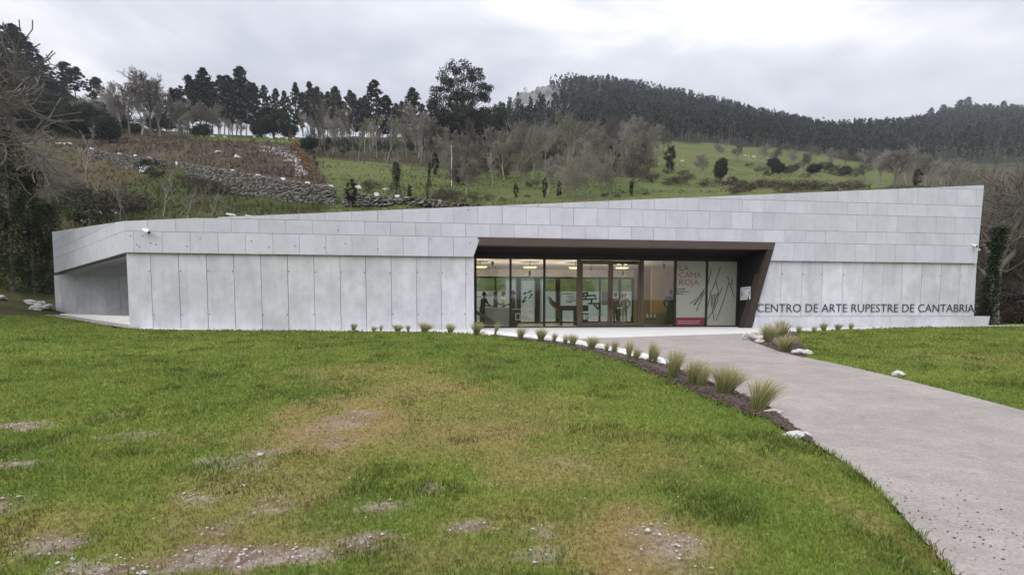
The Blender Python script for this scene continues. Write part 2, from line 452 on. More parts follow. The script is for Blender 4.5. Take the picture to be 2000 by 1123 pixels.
def fields(X, Y):
    dry = np.zeros_like(X); soil = np.zeros_like(X)
    wob = (fbm(X, Y, 1.6, 3) - 0.5) * 1.7
    wob2 = (fbm(X, Y, 3.0, 13) - 0.5) * 2.6 + (fbm(X, Y, 14.0, 14) - 0.5) * 1.6
    for cx, cy, rx, ry, s, k in blobs:
        d = np.sqrt(((X - cx) / rx) ** 2 + ((Y - cy) / ry) ** 2)
        if k == 'dry': dry = np.maximum(dry, s * np.clip(1.5 - d + wob, 0, 1))
        else: soil = np.maximum(soil, s * np.clip((1.15 - d + wob2) * 1.15, 0, 1))
    return np.clip(dry, 0, 1), np.clip(soil, 0, 1)
GREEN, GREEN2, YEL, DRY, SOIL, GRAV = [np.array(c) for c in ((.152, .218, .040), (.220, .278, .054), (.295, .298, .070), (.325, .228, .100), (.215, .150, .105), (.36, .30, .265))]

def lawn_cols(X, Y, dry, soil):
    n = fbm(X, Y, 0.55, 21)[:, None]; n2 = fbm(X, Y, 2.2, 31)[:, None]
    c = GREEN + (GREEN2 - GREEN) * np.clip((n - .3) * 2.2, 0, 1)
    c = c + (YEL - c) * np.clip((n2 - .5) * 1.6, 0, .6)
    c = c + (DRY - c) * (dry[:, None] * .85)
    return c

# lawn sheet
Xs = np.concatenate([np.arange(-40, -14, .6), np.arange(-14, 14, .16), np.arange(14, 48.1, .6)])
Ys = [-26.0]
while Ys[-1] < 34: Ys.append(Ys[-1] + (1.5 if Ys[-1] < 0 else max(.07, min(.32, .02 * Ys[-1]))))
Ys = np.array(Ys)
GX, GY = np.meshgrid(Xs, Ys); gx, gy = GX.ravel(), GY.ravel()
Z0 = gzv(gx, gy)
gp = G2([(60, 613), (108, 612.5), (180, 622), (256, 634), (262, 643), (200, 636), (120, 622)])
paved = in_poly(gx, gy, P2(gp)) | in_poly(gx, gy, P2(path_poly)) | in_poly(gx, gy, P2(bed_poly)) | in_poly(gx, gy, P2(bed2_poly)) | in_poly(gx, gy, P2(terr_poly))
dry, soil = fields(gx, gy)
hump = (fbm(gx, gy, .35, 41) - .5) * .10 + (fbm(gx, gy, 1.7, 43) - .5) * .04
Zl = Z0 + np.where(paved, -.08, .012 + np.clip(hump, -.03, .1))
bld = (gy > 23.4 + .1375 * gx) & (gx > -15) & (gx < 22.3)
Zl = np.where(bld, np.minimum(Zl, -.2), Zl)
cl = lawn_cols(gx, gy, dry, soil) * .85
sm = np.clip(soil * 1.3, 0, 1)[:, None]
gr = np.clip((fbm(gx, gy, 6.0, 51) - .42) * 5, 0, 1)[:, None]
cl = cl + ((SOIL + (GRAV - SOIL) * gr * .8) - cl) * sm
nx, ny = len(Xs), len(Ys)
idx = np.arange(nx * ny).reshape(ny, nx)
Fq = np.stack([idx[:-1, :-1].ravel(), idx[:-1, 1:].ravel(), idx[1:, 1:].ravel(), idx[1:, :-1].ravel()], 1)
m, t, b = mat_new('lawn_soil'); L = t.links
a_ = N(t, 'ShaderNodeAttribute', attribute_name='col'); tcn = N(t, 'ShaderNodeTexCoord')
nz = N(t, 'ShaderNodeTexNoise'); nz.inputs['Scale'].default_value = 22; nz.inputs['Detail'].default_value = 6; nz.inputs['Roughness'].default_value = .7
L.new(tcn.outputs['Object'], nz.inputs['Vector'])
mr = N(t, 'ShaderNodeMapRange'); mr.inputs['From Min'].default_value = .3; mr.inputs['From Max'].default_value = .7; mr.inputs['To Min'].default_value = .55; mr.inputs['To Max'].default_value = 1.35
L.new(nz.outputs['Fac'], mr.inputs['Value'])
s_ = N(t, 'ShaderNodeVectorMath', operation='SCALE'); L.new(a_.outputs['Color'], s_.inputs[0]); L.new(mr.outputs[0], s_.inputs['Scale']); L.new(s_.outputs[0], b.inputs['Base Color'])
b.inputs['Roughness'].default_value = .95; b.inputs['Specular IOR Level'].default_value = .1
bp = N(t, 'ShaderNodeBump'); bp.inputs['Strength'].default_value = .8; bp.inputs['Distance'].default_value = .03; L.new(nz.outputs['Fac'], bp.inputs['Height']); L.new(bp.outputs[0], b.inputs['Normal'])
M['lawn'] = m
lawn = link('lawn', np_mesh('lawn', np.stack([gx, gy, Zl], 1), Fq, m, cl, True))
tag(lawn, kind='structure')

# strips
def strip(name, left, right, n, k, mat, dz, crown=0.0):
    a, b = lerp_poly([p.to_3d() for p in left], n), lerp_poly([p.to_3d() for p in right], n)
    V, Fs = [], []
    for i in range(n):
        for j in range(k + 1):
            p = a[i].lerp(b[i], j / k)
            V.append((p.x, p.y, gz(p.x, p.y) + dz + crown * math.sin(math.pi * j / k)))
    for i in range(n - 1):
        for j in range(k):
            q = i * (k + 1) + j; Fs.append((q, q + 1, q + k + 2, q + k + 1))
    return link(name, np_mesh(name, V, Fs, mat, None, True))
# path material: pale compacted gravel with darker pitting, sandy towards the verge
m, t, b = mat_new('path_gravel'); L = t.links
tcn = N(t, 'ShaderNodeTexCoord')
def tn(scale, det=6, ro=.65):
    x = N(t, 'ShaderNodeTexNoise'); x.inputs['Scale'].default_value = scale; x.inputs['Detail'].default_value = det; x.inputs['Roughness'].default_value = ro
    L.new(tcn.outputs['Object'], x.inputs['Vector']); return x
big, fine, mid = tn(.9, 8, .7), tn(38), tn(4, 8, .75)
r1 = N(t, 'ShaderNodeValToRGB'); e = r1.color_ramp.elements
e[0].position, e[0].color = .35, (.290, .262, .246, 1); e[1].position, e[1].color = .66, (.375, .338, .315, 1)
L.new(big.outputs['Fac'], r1.inputs[0])
r2 = N(t, 'ShaderNodeMapRange'); r2.inputs['From Min'].default_value = .3; r2.inputs['From Max'].default_value = .7; r2.inputs['To Min'].default_value = .72; r2.inputs['To Max'].default_value = 1.22
L.new(fine.outputs['Fac'], r2.inputs['Value'])
r3 = N(t, 'ShaderNodeMapRange'); r3.inputs['From Min'].default_value = .3; r3.inputs['From Max'].default_value = .7; r3.inputs['To Min'].default_value = .86; r3.inputs['To Max'].default_value = 1.12
L.new(mid.outputs['Fac'], r3.inputs['Value'])
mm = N(t, 'ShaderNodeMath', operation='MULTIPLY'); L.new(r2.outputs[0], mm.inputs[0]); L.new(r3.outputs[0], mm.inputs[1])
s_ = N(t, 'ShaderNodeVectorMath', operation='SCALE'); L.new(r1.outputs[0], s_.inputs[0]); L.new(mm.outputs[0], s_.inputs['Scale']); L.new(s_.outputs[0], b.inputs['Base Color'])
b.inputs['Roughness'].default_value = .9; b.inputs['Specular IOR Level'].default_value = .2
bp = N(t, 'ShaderNodeBump'); bp.inputs['Strength'].default_value = .5; bp.inputs['Distance'].default_value = .008; L.new(fine.outputs['Fac'], bp.inputs['Height']); L.new(bp.outputs[0], b.inputs['Normal'])
M['path'] = m
tag(strip('terrace', T_front, T_back, 60, 10, M['terrace'], .0), kind='structure')
tag(strip('path', path_left, [path_top[-1]] + C_edge, 70, 12, M['path'], .006), kind='structure')
# the wedge of path against the terrace
V = [(p.x, p.y, gz(p.x, p.y) + .009) for p in path_top] + [(p.x, p.y, gz(p.x, p.y) + .009) for p in [path_left[1]]]
apron = MB().add(V, [(i, i + 1, len(V) - 1) for i in range(len(V) - 2)]).build('path_apron', M['path'])
tag(apron, kind='structure')
tag(strip('planting_bed', A_edge[7:19], B_edge, 40, 4, M['mulch'], .012, .03), kind='structure')
MBx = MB(); pts = bed2_poly
cx = sum((p for p in pts), Vector((0, 0))) / len(pts)
MBx.add([(p.x, p.y, gz(p.x, p.y) + .012) for p in pts] + [(cx.x, cx.y, gz(cx.x, cx.y) + .05)], [(i, (i + 1) % len(pts), len(pts)) for i in range(len(pts))])
tag(MBx.build('planting_bed', M['mulch'], smooth_=True), kind='structure')
# gravel apron before the left wing
gp = G2([(60, 613), (108, 612.5), (180, 622), (256, 634), (262, 643), (200, 636), (120, 622)])
tag(MB().add([(p.x, p.y, gz(p.x, p.y) + .03) for p in gp], [tuple(range(len(gp)))]).build('gravel_strip', M['path'], fix=False), kind='structure')

# ------------------------------------------------------------------ hillside: ground height by direction and depth
near0 = [(26, 'z', -.25), (37, 'z', -.2), (41, 'z', .1)]
CT = {
 -900: [(26, 'z', .2), (36, 'z', 3), (60, 'z', 13), (120, 330), (200, 150), (280, 30), (400, 40), (1000, 90)],
 0: [(26, 'z', .2), (31, 'z', .9), (36, 'z', 2.2), (45, 500), (60, 425), (90, 335), (120, 290), (160, 220), (230, 120), (300, 80), (420, 110), (1000, 200)],
 100: [(26, 'z', 0), (31, 'z', .5), (36, 'z', 1.3), (45, 520), (60, 440), (90, 350), (117, 303), (119, 280), (150, 262), (190, 215), (240, 168), (300, 152), (420, 200), (1000, 260)],
 180: [(26, 'z', -.2), (36, 'z', .3), (40, 'z', 1.2), (50, 470), (65, 412), (90, 350), (111, 318), (113, 292), (140, 270), (170, 255), (220, 205), (280, 195), (420, 230), (1000, 280)],
 250: near0 + [(50, 460), (62, 418), (85, 365), (103, 333), (105, 304), (135, 272), (165, 264), (230, 240), (300, 245), (1000, 320)],
 400: near0 + [(50, 455), (62, 418), (75, 388), (87, 361), (89, 326), (120, 285), (150, 272), (210, 264), (300, 290), (1000, 340)],
 500: near0 + [(50, 450), (62, 412), (70, 400), (79, 381), (81, 344), (105, 310), (140, 281), (170, 275), (210, 267), (300, 292), (1000, 340)],
 600: near0 + [(50, 445), (62, 410), (73, 395), (75, 359), (95, 338), (120, 310), (150, 288), (190, 273), (230, 270), (300, 292), (1000, 340)],
 680: near0 + [(50, 440), (60, 410), (69, 402), (71, 377), (95, 345), (130, 312), (160, 302), (200, 287), (240, 272), (300, 282), (1000, 330)],
 850: near0 + [(50, 435), (60, 405), (70, 390), (100, 352), (140, 317), (180, 297), (240, 277), (300, 267), (400, 277), (1000, 320)],
 1000: near0 + [(50, 430), (60, 402), (80, 380), (120, 338), (160, 308), (240, 277), (340, 242), (450, 210), (540, 200), (700, 235), (1000, 290)],
 1080: near0 + [(50, 427), (60, 400), (80, 380), (120, 338), (160, 308), (240, 276), (340, 238), (480, 196), (570, 172), (620, 172), (800, 230), (1000, 260)],
 1200: near0 + [(50, 425), (60, 398), (90, 375), (140, 338), (200, 300), (260, 275), (400, 232), (580, 181), (640, 178), (800, 230), (1000, 260)],
 1400: near0 + [(50, 420), (60, 395), (100, 374), (150, 345), (220, 304), (280, 283), (400, 257), (560, 223), (610, 220), (800, 260), (1000, 280)],
 1600: near0 + [(50, 415), (60, 392), (120, 368), (200, 342), (280, 322), (340, 303), (440, 278), (500, 272), (700, 290), (1000, 300)],
 1700: near0 + [(50, 410), (60, 390), (150, 370), (240, 354), (310, 330), (400, 294), (470, 270), (520, 267), (700, 275), (1000, 290)],
 1850: near0 + [(50, 410), (60, 392), (150, 370), (240, 355), (340, 312), (430, 277), (600, 242), (800, 224), (860, 222), (1000, 250)],
 2000: [(26, 'z', -.2), (37, 'z', .15), (50, 545), (70, 475), (110, 415), (170, 372), (240, 352), (340, 312), (430, 277), (600, 245), (800, 228), (860, 226), (1000, 255)],
 2900: [(26, 'z', -.2), (37, 'z', .15), (50, 545), (70, 475), (110, 415), (170, 372), (240, 352), (340, 312), (430, 277), (600, 245), (800, 228), (860, 226), (1000, 255)]}
HY = [26.0]
while HY[-1] < 1000: HY.append(HY[-1] * 1.022)
HY = np.array(HY)
cols_px = sorted(CT)
prof = []
for c in cols_px:
    ys = [q[0] for q in CT[c]]; zs = [q[2] if q[1] == 'z' else z_at(q[1], q[0]) for q in CT[c]]
    prof.append(np.interp(HY, ys, zs))
prof = np.array(prof)
HP = np.arange(-900, 2901, 16.0)
HZ = np.array([[np.interp(p, cols_px, prof[:, j]) for j in range(len(HY))] for p in HP])
for _ in range(2):
    HZ[1:-1] = .25 * HZ[:-2] + .5 * HZ[1:-1] + .25 * HZ[2:]
PPx, YYx = np.meshgrid(HP, HY, indexing='ij')
XXx = (PPx - 1000) / FOC * YYx
amp = np.clip((YYx - 42) / 60, 0, 1) * np.clip(YYx / 160, .25, 2.2)
HZ = HZ + (fbm(XXx, YYx, .035, 61) - .5) * amp * 3.0 + (fbm(XXx, YYx, .25, 62) - .5) * np.clip((YYx - 40) / 20, 0, 1) * .8
def hz(px, Y):
    fi = min(max((px - HP[0]) / 16.0, 0), len(HP) - 1.001); i = int(fi); fi -= i
    fj = math.log(max(Y, 26.0) / 26.0) / math.log(1.022); fj = min(fj, len(HY) - 1.001); j = int(fj); fj -= j
    return (HZ[i, j] * (1 - fi) + HZ[i + 1, j] * fi) * (1 - fj) + (HZ[i, j + 1] * (1 - fi) + HZ[i + 1, j + 1] * fi) * fj
def hill(px, Y):                      # point of the hillside in direction px at depth Y
    z = hz(px, Y); X = 0
    for _ in range(3):
        X = x_at(px, Y, z); z = hz(1000 + X / Y * FOC, Y)
    return Vector((X, Y, z))
def depth_of(px, py):                 # depth at which the hillside shows at photo row py
    Y = 48.0
    while Y < 900:
        p = hill(px, Y); zz = p.z - EYE
        if PY0 - FOC * (Y * sp + zz * cp) / (Y * cp - zz * sp) <= py: return Y
        Y *= 1.01
    return 300.0
def zone(P, Y, X):
    n = fbm(X, Y, .06, 71)[:, None]; n2 = fbm(X, Y, .5, 72)[:, None]; n3 = fbm(X, Y, .018, 73)[:, None]
    mead = np.array((.070, .098, .028)) + (np.array((.125, .132, .046)) - np.array((.070, .098, .028))) * np.clip((n * .6 + n2 * .4 - .32) * 3, 0, 1)
    rough = np.array((.062, .075, .024)) + (np.array((.105, .082, .045)) - np.array((.062, .075, .024))) * np.clip((n - .38) * 4, 0, 1)
    cleared = np.array((.070, .050, .038)) + (np.array((.125, .100, .060)) - np.array((.070, .050, .038))) * np.clip((n2 - .45) * 3, 0, 1)
    field = np.array((.115, .145, .035)) + np.zeros_like(n) * 1.0
    bright = np.array((.085, .118, .034)) + (np.array((.140, .145, .052)) - np.array((.085, .118, .034))) * np.clip((n * .6 + n2 * .4 - .32) * 3, 0, 1)
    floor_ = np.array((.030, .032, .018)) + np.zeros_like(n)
    scrub = np.array((.085, .070, .042)) + (np.array((.060, .070, .026)) - np.array((.085, .070, .042))) * np.clip((n - .35) * 3, 0, 1)
    rock = np.array((.30, .30, .30)) * (.55 + n2 * .9)
    P, Y = P[:, None] + (n - .5) * 110, Y[:, None]
    wallY = np.interp(P, [0, 110, 200, 345, 430, 540, 655], [128, 120, 112, 96, 86, 79, 73])
    c = mead.copy()
    left = P < 640
    c = np.where(left, rough, c)
    c = np.where(left & (Y > wallY), cleared, c)
    c = np.where((P > 395) & (P < 600) & (Y > 147), field, c)
    c = np.where((P > 600) & (P < 1262) & (Y > 128 + 25 * (n3 - .5)), scrub * .8, c)
    c = np.where((P > 640) & (P < 800) & (Y > 90) & (Y < 130), bright, c)
    c = np.where((P > 1245) & (P < 1720), bright, c)
    c = np.where((P > 1720), scrub, c)
    c = np.where((P > 1925) & (Y < 130) & (n < .5), mead, c)
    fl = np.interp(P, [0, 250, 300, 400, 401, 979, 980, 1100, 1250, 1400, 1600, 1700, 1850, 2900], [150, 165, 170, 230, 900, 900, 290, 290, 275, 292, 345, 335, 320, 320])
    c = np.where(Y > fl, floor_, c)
    c = np.where((Y < 42) & (P > 230) & (P < 1920), np.array((.30, .28, .25)), c)  # pale ground behind the building, added to bounce light into the rear windows
    c = np.where((P > 965) & (P < 1140) & (Y > 420) & (n2 > .30), rock, c)
    return c
hc = zone(PPx.ravel(), YYx.ravel(), XXx.ravel())
a, bn = HZ.shape
idx = np.arange(a * bn).reshape(a, bn)
Fq = np.stack([idx[:-1, :-1].ravel(), idx[1:, :-1].ravel(), idx[1:, 1:].ravel(), idx[:-1, 1:].ravel()], 1)
m2 = M['lawn'].copy(); m2.name = 'hillside_soil'
for nd in m2.node_tree.nodes:
    if nd.type == 'TEX_NOISE': nd.inputs['Scale'].default_value = 1.3
    if nd.type == 'BUMP': nd.inputs['Distance'].default_value = .4
hs = link('hillside', np_mesh('hillside', np.stack([XXx.ravel(), YYx.ravel(), HZ.ravel()], 1), Fq, m2, hc, True))
tag(hs, kind='structure')
# the far side of the valley behind the viewer (seen only in the entrance glass)
Xr = np.linspace(-220, 220, 60); Yr = np.linspace(-25, -260, 50)
RX, RY = np.meshgrid(Xr, Yr); rx, ry = RX.ravel(), RY.ravel()
rz = -2.2 + np.clip((-25 - ry) / 235, 0, 1) ** 1.2 * 9 + (fbm(rx, ry, .03, 81) - .5) * 3 * np.clip((-25 - ry) / 30, 0, 1)
idx = np.arange(len(rx)).reshape(50, 60)
Fq = np.stack([idx[:-1, :-1].ravel(), idx[1:, :-1].ravel(), idx[1:, 1:].ravel(), idx[:-1, 1:].ravel()], 1)
rc = np.array((.075, .11, .028)) * (.7 + .6 * fbm(rx, ry, .08, 82))[:, None]
tag(link('valley_slope', np_mesh('valley_slope', np.stack([rx, ry, rz], 1), Fq, m2, rc, True)), kind='structure')

# ------------------------------------------------------------------ the building
bld = empty('museum_building', FO, TH)
tag(bld, 'long low pale concrete museum with rising roofline and brown steel entrance', 'building')
BM_inv = Matrix.Rotation(-TH, 4, 'Z') @ Matrix.Translation(-FO)
loc = lambda v: BM_inv @ Vector(v)
WB = -0.12                                     # the upper band stands proud of the lower wall
LEV = [2.95, 3.75, 4.29, 5.03, 5.57, 6.32, 7.3]
uC = fpx(244, 470, WB)[0]
R_top, R_bot = fpx(1922, 362, WB), fpx(1908, 515, WB)
C_top = fpx(243, 432, WB)
roof_h = half(C_top, R_top, (0, 3))
right_h = half(R_top, R_bot, (0, 3))
PTL, PBL = fpx(937, 467, WB), fpx(925, 500, WB)
POR_T, POR_B = fpx(1514, 477, WB), fpx(1467, 641, WB)
ztop_portal = 3.735
rng = random.Random(4)
uj = fpx(455.9, 500)[0]                        # a joint of the lower wall
wallL, wallR = fpx(249.5, 560)[0], fpx(1905, 565)[0]

def panel(poly, w, mat, gap=0.0, th=.06, name='concrete_panel'):
    if area(poly) < .012: return None
    return MB().prism(poly, w - rng.uniform(0, .004), w + th).build(name, mat, bld)
def rect(u0, u1, z0, z1, g):
    return [(u0 + g, z0 + g), (u1 - g, z0 + g), (u1 - g, z1 - g), (u0 + g, z1 - g)]
# upper band, courses in running bond
right_cut_l = half(PTL, PBL, (PTL[0] - 2, 3))
right_cut_r = half(POR_T, POR_B, (POR_T[0] + 3, 3))
for k in range(6):
    z0, z1 = LEV[k], LEV[k + 1]
    off = -.5 if k % 2 == 0 else 0.0
    u = uj + off - 20
    edges = [uC]
    while u < 24:
        if u > uC + .15: edges.append(u)
        u += 1.0
    for u0, u1 in zip(edges, edges[1:]):
        g = rng.choice((.003, .004, .006, .008))
        p = [(u0 + g, z0 + .006), (u1 - g, z0 + .006), (u1 - g, z1 - .006), (u0 + g, z1 - .006)]
        p = clip(clip(p, *roof_h), *right_h)
        if k == 0:
            if u0 < PTL[0] + .1:
                panel(clip(p, *right_cut_l), WB, M['conc_up'])
            if u1 > POR_B[0]:
                panel(clip(p, *right_cut_r), WB, M['conc_up'])
        else:
            panel(p, WB, M['conc_up'])
# dark core behind the band and its underside
core = [(uC + .01, ztop_portal + .02), (R_top[0], ztop_portal + .02), (R_top[0], 7.3), (uC + .01, 7.3)]
core = clip(clip(core, *roof_h), *right_h)
MB().prism(core, WB + .035, .4).build('band_core', M['joint'], bld)
cl_ = clip([(uC + .01, 2.953), (PTL[0] + .2, 2.953), (PTL[0] + .2, ztop_portal + .02), (uC + .01, ztop_portal + .02)], *right_cut_l)
MB().prism(cl_, WB + .035, .4).build('band_core', M['joint'], bld)
cr_ = clip(clip([(POR_B[0], 2.953), (R_top[0], 2.953), (R_top[0], ztop_portal + .02), (POR_B[0], ztop_portal + .02)], *right_cut_r), *right_h)
MB().prism(cr_, WB + .035, .4).build('band_core', M['joint'], bld)
# thick end of the band at the entrance, seen edge on
e0 = [(PTL[0], PTL[1]), (PBL[0], PBL[1]), (PBL[0] - .05, PBL[1]), (PTL[0] - .05, PTL[1])]
MB().prism(e0, WB + .003, .5).build('band_end', M['conc_up'], bld)

# lower wall: tall panels
uGL = fpx(926, 570)[0]
def lower(u0, u1, z0, z1, cut=None):
    edges = [u0]; u = uj - 20
    while u < u1 - .12:
        if u > u0 + .12: edges.append(u)
        u += 1.0
    edges.append(u1)
    for a, b in zip(edges, edges[1:]):
        g = rng.choice((.006, .008, .010))
        p = [(a + g, z0), (b - g, z0), (b - g, z1), (a + g, z1)]
        if cut: p = clip(p, *cut)
        panel(p, 0.0, M['conc_low'])
    return edges
ed1 = lower(wallL, uGL, -.35, 3.05)
por_cut0 = half(fpx(1514, 477, 0), fpx(1467, 641, 0), (30, 2))
zpl = fpx(1700, 618)[1]
ed2 = lower(POR_B[0] - .3, wallR, zpl + .015, 3.05, por_cut0)
MB().box(wallL + .02, uGL - .02, .035, .38, -.35, 3.1).build('wall_core', M['joint'], bld)
c2 = clip(rect(POR_B[0] - .3, wallR - .02, -.3, 3.1, 0), *por_cut0)
MB().prism(c2, .035, .38).build('wall_core', M['joint'], bld)
# return of the lower wall at its left end
MB().box(wallL - .004, wallL + .1, .062, 4.0, -.35, 2.94).build('wall_return', M['conc_low'], bld)
# plinth on the right, with its raked end
q = [(POR_B[0] - .3, -.4), (fpx(1924, 640)[0], -.4), (fpx(1931, 618)[0], zpl), (POR_B[0] - .3, zpl)]
q = clip(q, *por_cut0)
ue = POR_B[0]
n_pl = 0
u = uj - 20
pe = [ue - .3]
while u < q[1][0] + .5:
    if u > ue + .3 and n_pl % 3 == 0: pe.append(u)
    if u > ue + .3: n_pl += 1
    u += 1.0
pe[-1] = 40
for a, b in zip(pe, pe[1:]):
    pp = clip(clip(q, 1, 0, b - .004), -1, 0, -a - .004)
    panel(pp, -.07, M['conc_low'], th=.5, name='plinth_block')
# tie holes beside the joints
hm = MB()
hm.tube((0, -.003, 0), (0, .01, 0), .026, n=8)
hme = hm.mesh('tie_hole', M['hole'])
for ed, zs in ((ed1, (2.28, .62)), (ed2, (2.38,))):
    for u in ed[1:-1]:
        for z in zs:
            if rng.random() < .86:
                link('tie_hole', hme, bld, (u + rng.choice((-.05, .05, .05)), -.003, z + rng.uniform(-.02, .02)))
# marks on the band
for px, py in ((249 + 6, 461), (267, 478), (279, 461), (272, 482), (294, 475), (305, 478), (365, 481), (391, 466), (491, 471), (526, 483), (576, 481), (634, 484), (674, 476), (738, 486), (918, 475), (841, 467), (660, 450), (915, 410)):
    u, z = fpx(px, py, WB)
    link('tie_hole', hme, bld, (u, WB - .004, z))

# left wing: the band turns back, open porch beneath
kk = (z_at(533, 1.0) - EYE)
Ly = (2.95 - EYE) / kk
Lp = Vector((x_at(106, Ly, 2.95), Ly, 0))
Cp = fworld(uC, WB, 0)
wd = (Lp - Cp); wlen = wd.length; wd.normalize()
wn_ = Vector((-wd.y, wd.x, 0))
if wn_.dot(Vector((0, 1, 0))) < 0: wn_ = -wn_
Lz = z_at(453, Ly)
def wing(poly, w0, w1, name, mat):
    n = len(poly)
    vs = [loc(Cp + wd * u + wn_ * w + Vector((0, 0, z))) for w in (w0, w1) for u, z in poly]
    fs = [tuple(range(n)), tuple(range(2 * n - 1, n - 1, -1))] + [(i, i + n, (i + 1) % n + n, (i + 1) % n) for i in range(n)]
    return MB().add(vs, fs).build(name, mat, bld)
Cz = C_top[1]
wroof = half((0, Cz), (wlen, Lz), (0, 3))
Lev_w = [2.95, 3.75, 4.22, 4.75, 6.5]
for k in range(4):
    for u0, u1 in ((0.0, 4.8), (4.8, 10.5), (10.5, wlen)) if k < 1 else ((0.0, 7.6), (7.6, wlen)):
        p = clip(clip([(u0 + .002, Lev_w[k] + .006), (u1 - .002, Lev_w[k] + .006), (u1 - .002, Lev_w[k + 1] - .006), (u0 + .002, Lev_w[k + 1] - .006)], *wroof), *half((wlen + .28, 6), (wlen, 2.95), (0, 3)))
        if area(p) > .02: wing(p, 0, .07, 'concrete_panel', M['conc_up'])
p = clip([(0.08, 2.96), (wlen - .03, 2.96), (wlen - .03, 6), (0.08, 6)], *wroof)
wing(p, .04, .4, 'band_core', M['joint'])
Yb = Ly + .35
def bw(px, py=None, z=None, dy=0):
    zz = z if z is not None else z_at(py, Yb)
    return Vector((x_at(px, Yb + dy, zz), Yb + dy, zz))
Lb = Lp + Vector((0, 0, 2.955)); Cb = Cp + Vector((0, 0, 2.955))
Wr = bw(335, 491); Wm = bw(150, 533.5)
MB().add([loc(v) for v in (Lb, Cb, Wr, Wm)], [(0, 1, 2), (0, 2, 3)]).build('porch_soffit', M['conc_low'], bld, fix=False)
zj = z_at(537.5, Yb)
MB().add([loc(v) for v in (bw(108, z=zj), bw(335, z=zj), Wr + Vector((0, 0, .2)), Wm + Vector((0, 0, .05)), bw(335, z=zj, dy=.3), bw(108, z=zj, dy=.3))], [(0, 1, 2, 3), (0, 1, 4, 5)]).build('porch_frieze', M['conc_up'], bld, fix=False)
xs = [x_at(a, Yb, 1.5) for a in (107.5, 121, 149.5, 178, 206.5, 235, 263.5, 292, 320)]
for a, b in zip(xs, xs[1:]):
    vs = [(a + .007, Yb, 0), (b - .007, Yb, 0), (b - .007, Yb, zj - .015), (a + .007, Yb, zj - .015)]
    vs2 = [(x, y + .07, z) for x, y, z in vs]
    MB().add([loc(v) for v in vs + vs2], [(0, 1, 2, 3), (7, 6, 5, 4), (0, 4, 5, 1), (1, 5, 6, 2), (2, 6, 7, 3), (3, 7, 4, 0)]).build('concrete_panel', M['conc_low'], bld)
vs = [loc((x, y, z)) for x, y in ((xs[0] + .02, Yb + .03), (xs[-1], Yb + .03), (xs[-1], Yb + .3), (xs[0] + .02, Yb + .3)) for z in (0, zj + .3)]
MB().add(vs, [(0, 2, 3, 1), (2, 4, 5, 3), (4, 6, 7, 5), (6, 0, 1, 7)]).build('wall_core', M['joint'], bld)
pf = [fworld(wallL + .1, .3, 0), fworld(wallL + .1, 9.0, 0), Vector((xs[-1], Yb - .01, 0)), Vector((xs[0], Yb - .01, 0)), Vector((x_at(112, Yb - .6, .6), Yb - .6, 0))]
MB().add([loc(Vector((v.x, v.y, .50))) for v in pf], [(0, 1, 2, 3, 4)]).build('porch_bounce_floor', M['terrace'], bld, fix=False)  # pale slab added to bounce light up into the porch
# low white wall along the porch
n0, n1_ = fworld(wallL + .02, .35, 0), Vector((x_at(112, Yb - .6, .6), Yb - .6, 0))
zt0, zt1 = z_at(618.5, n0.y), z_at(612.5, n1_.y)
dd = (n1_ - n0).normalized(); pn = Vector((-dd.y, dd.x, 0)) * .25
vs = [loc(v) for v in (n0 + Vector((0, 0, -.2)), n1_ + Vector((0, 0, .1)), n1_ + Vector((0, 0, zt1)), n0 + Vector((0, 0, zt0)))]
vs += [loc(v) for v in (n0 - pn + Vector((0, 0, -.2)), n1_ - pn + Vector((0, 0, .1)), n1_ - pn + Vector((0, 0, zt1)), n0 - pn + Vector((0, 0, zt0)))]
MB().add(vs, [(0, 1, 2, 3), (7, 6, 5, 4), (0, 4, 5, 1), (1, 5, 6, 2), (2, 6, 7, 3), (3, 7, 4, 0)]).build('low_wall', M['white'], bld)

# roof plane through the three top corners
c0 = fworld(C_top[0] + .05, WB + .06, C_top[1] - .05); r0 = fworld(R_top[0] - .06, WB + .06, R_top[1] - .05); l0 = Vector((Lp.x + .3, Lp.y, Lz - .06))
nrm = (r0 - c0).cross(l0 - c0)
def rp(X, Y): return Vector((X, Y, c0.z - (nrm.x * (X - c0.x) + nrm.y * (Y - c0.y)) / nrm.z))
rb = fworld(R_top[0] - .3, 10.25, 0); lb = fworld(-14, 10.25, 0)
rb, lb = rp(rb.x, rb.y), rp(lb.x, lb.y)
MB().add([loc(v) for v in (c0, r0, rb, lb, l0)], [(0, 1, 2, 3, 4)]).build('roof', M['terrace'], bld, fix=False)
# end wall on the right and rear wall
MB().prism([(0, 0)] * 0 or [(R_bot[0] - .25, 2.95), (R_bot[0] - .05, 2.95), (R_top[0] - .08, R_top[1] - .1), (R_top[0] - .28, R_top[1] - .1)], .4, 10.2).build('end_wall', M['conc_up'], bld)
MB().box(wallR - .3, wallR - .02, .39, 10.0, -.3, 2.94).build('end_wall', M['conc_low'], bld)
MB().box(-16.5, -5.0, 10.0, 10.22, -.3, 4.5).build('rear_wall', M['conc_low'], bld)
MB().box(9.8, wallR - .02, 10.01, 10.22, -.3, 4.5).build('rear_wall', M['conc_low'], bld)

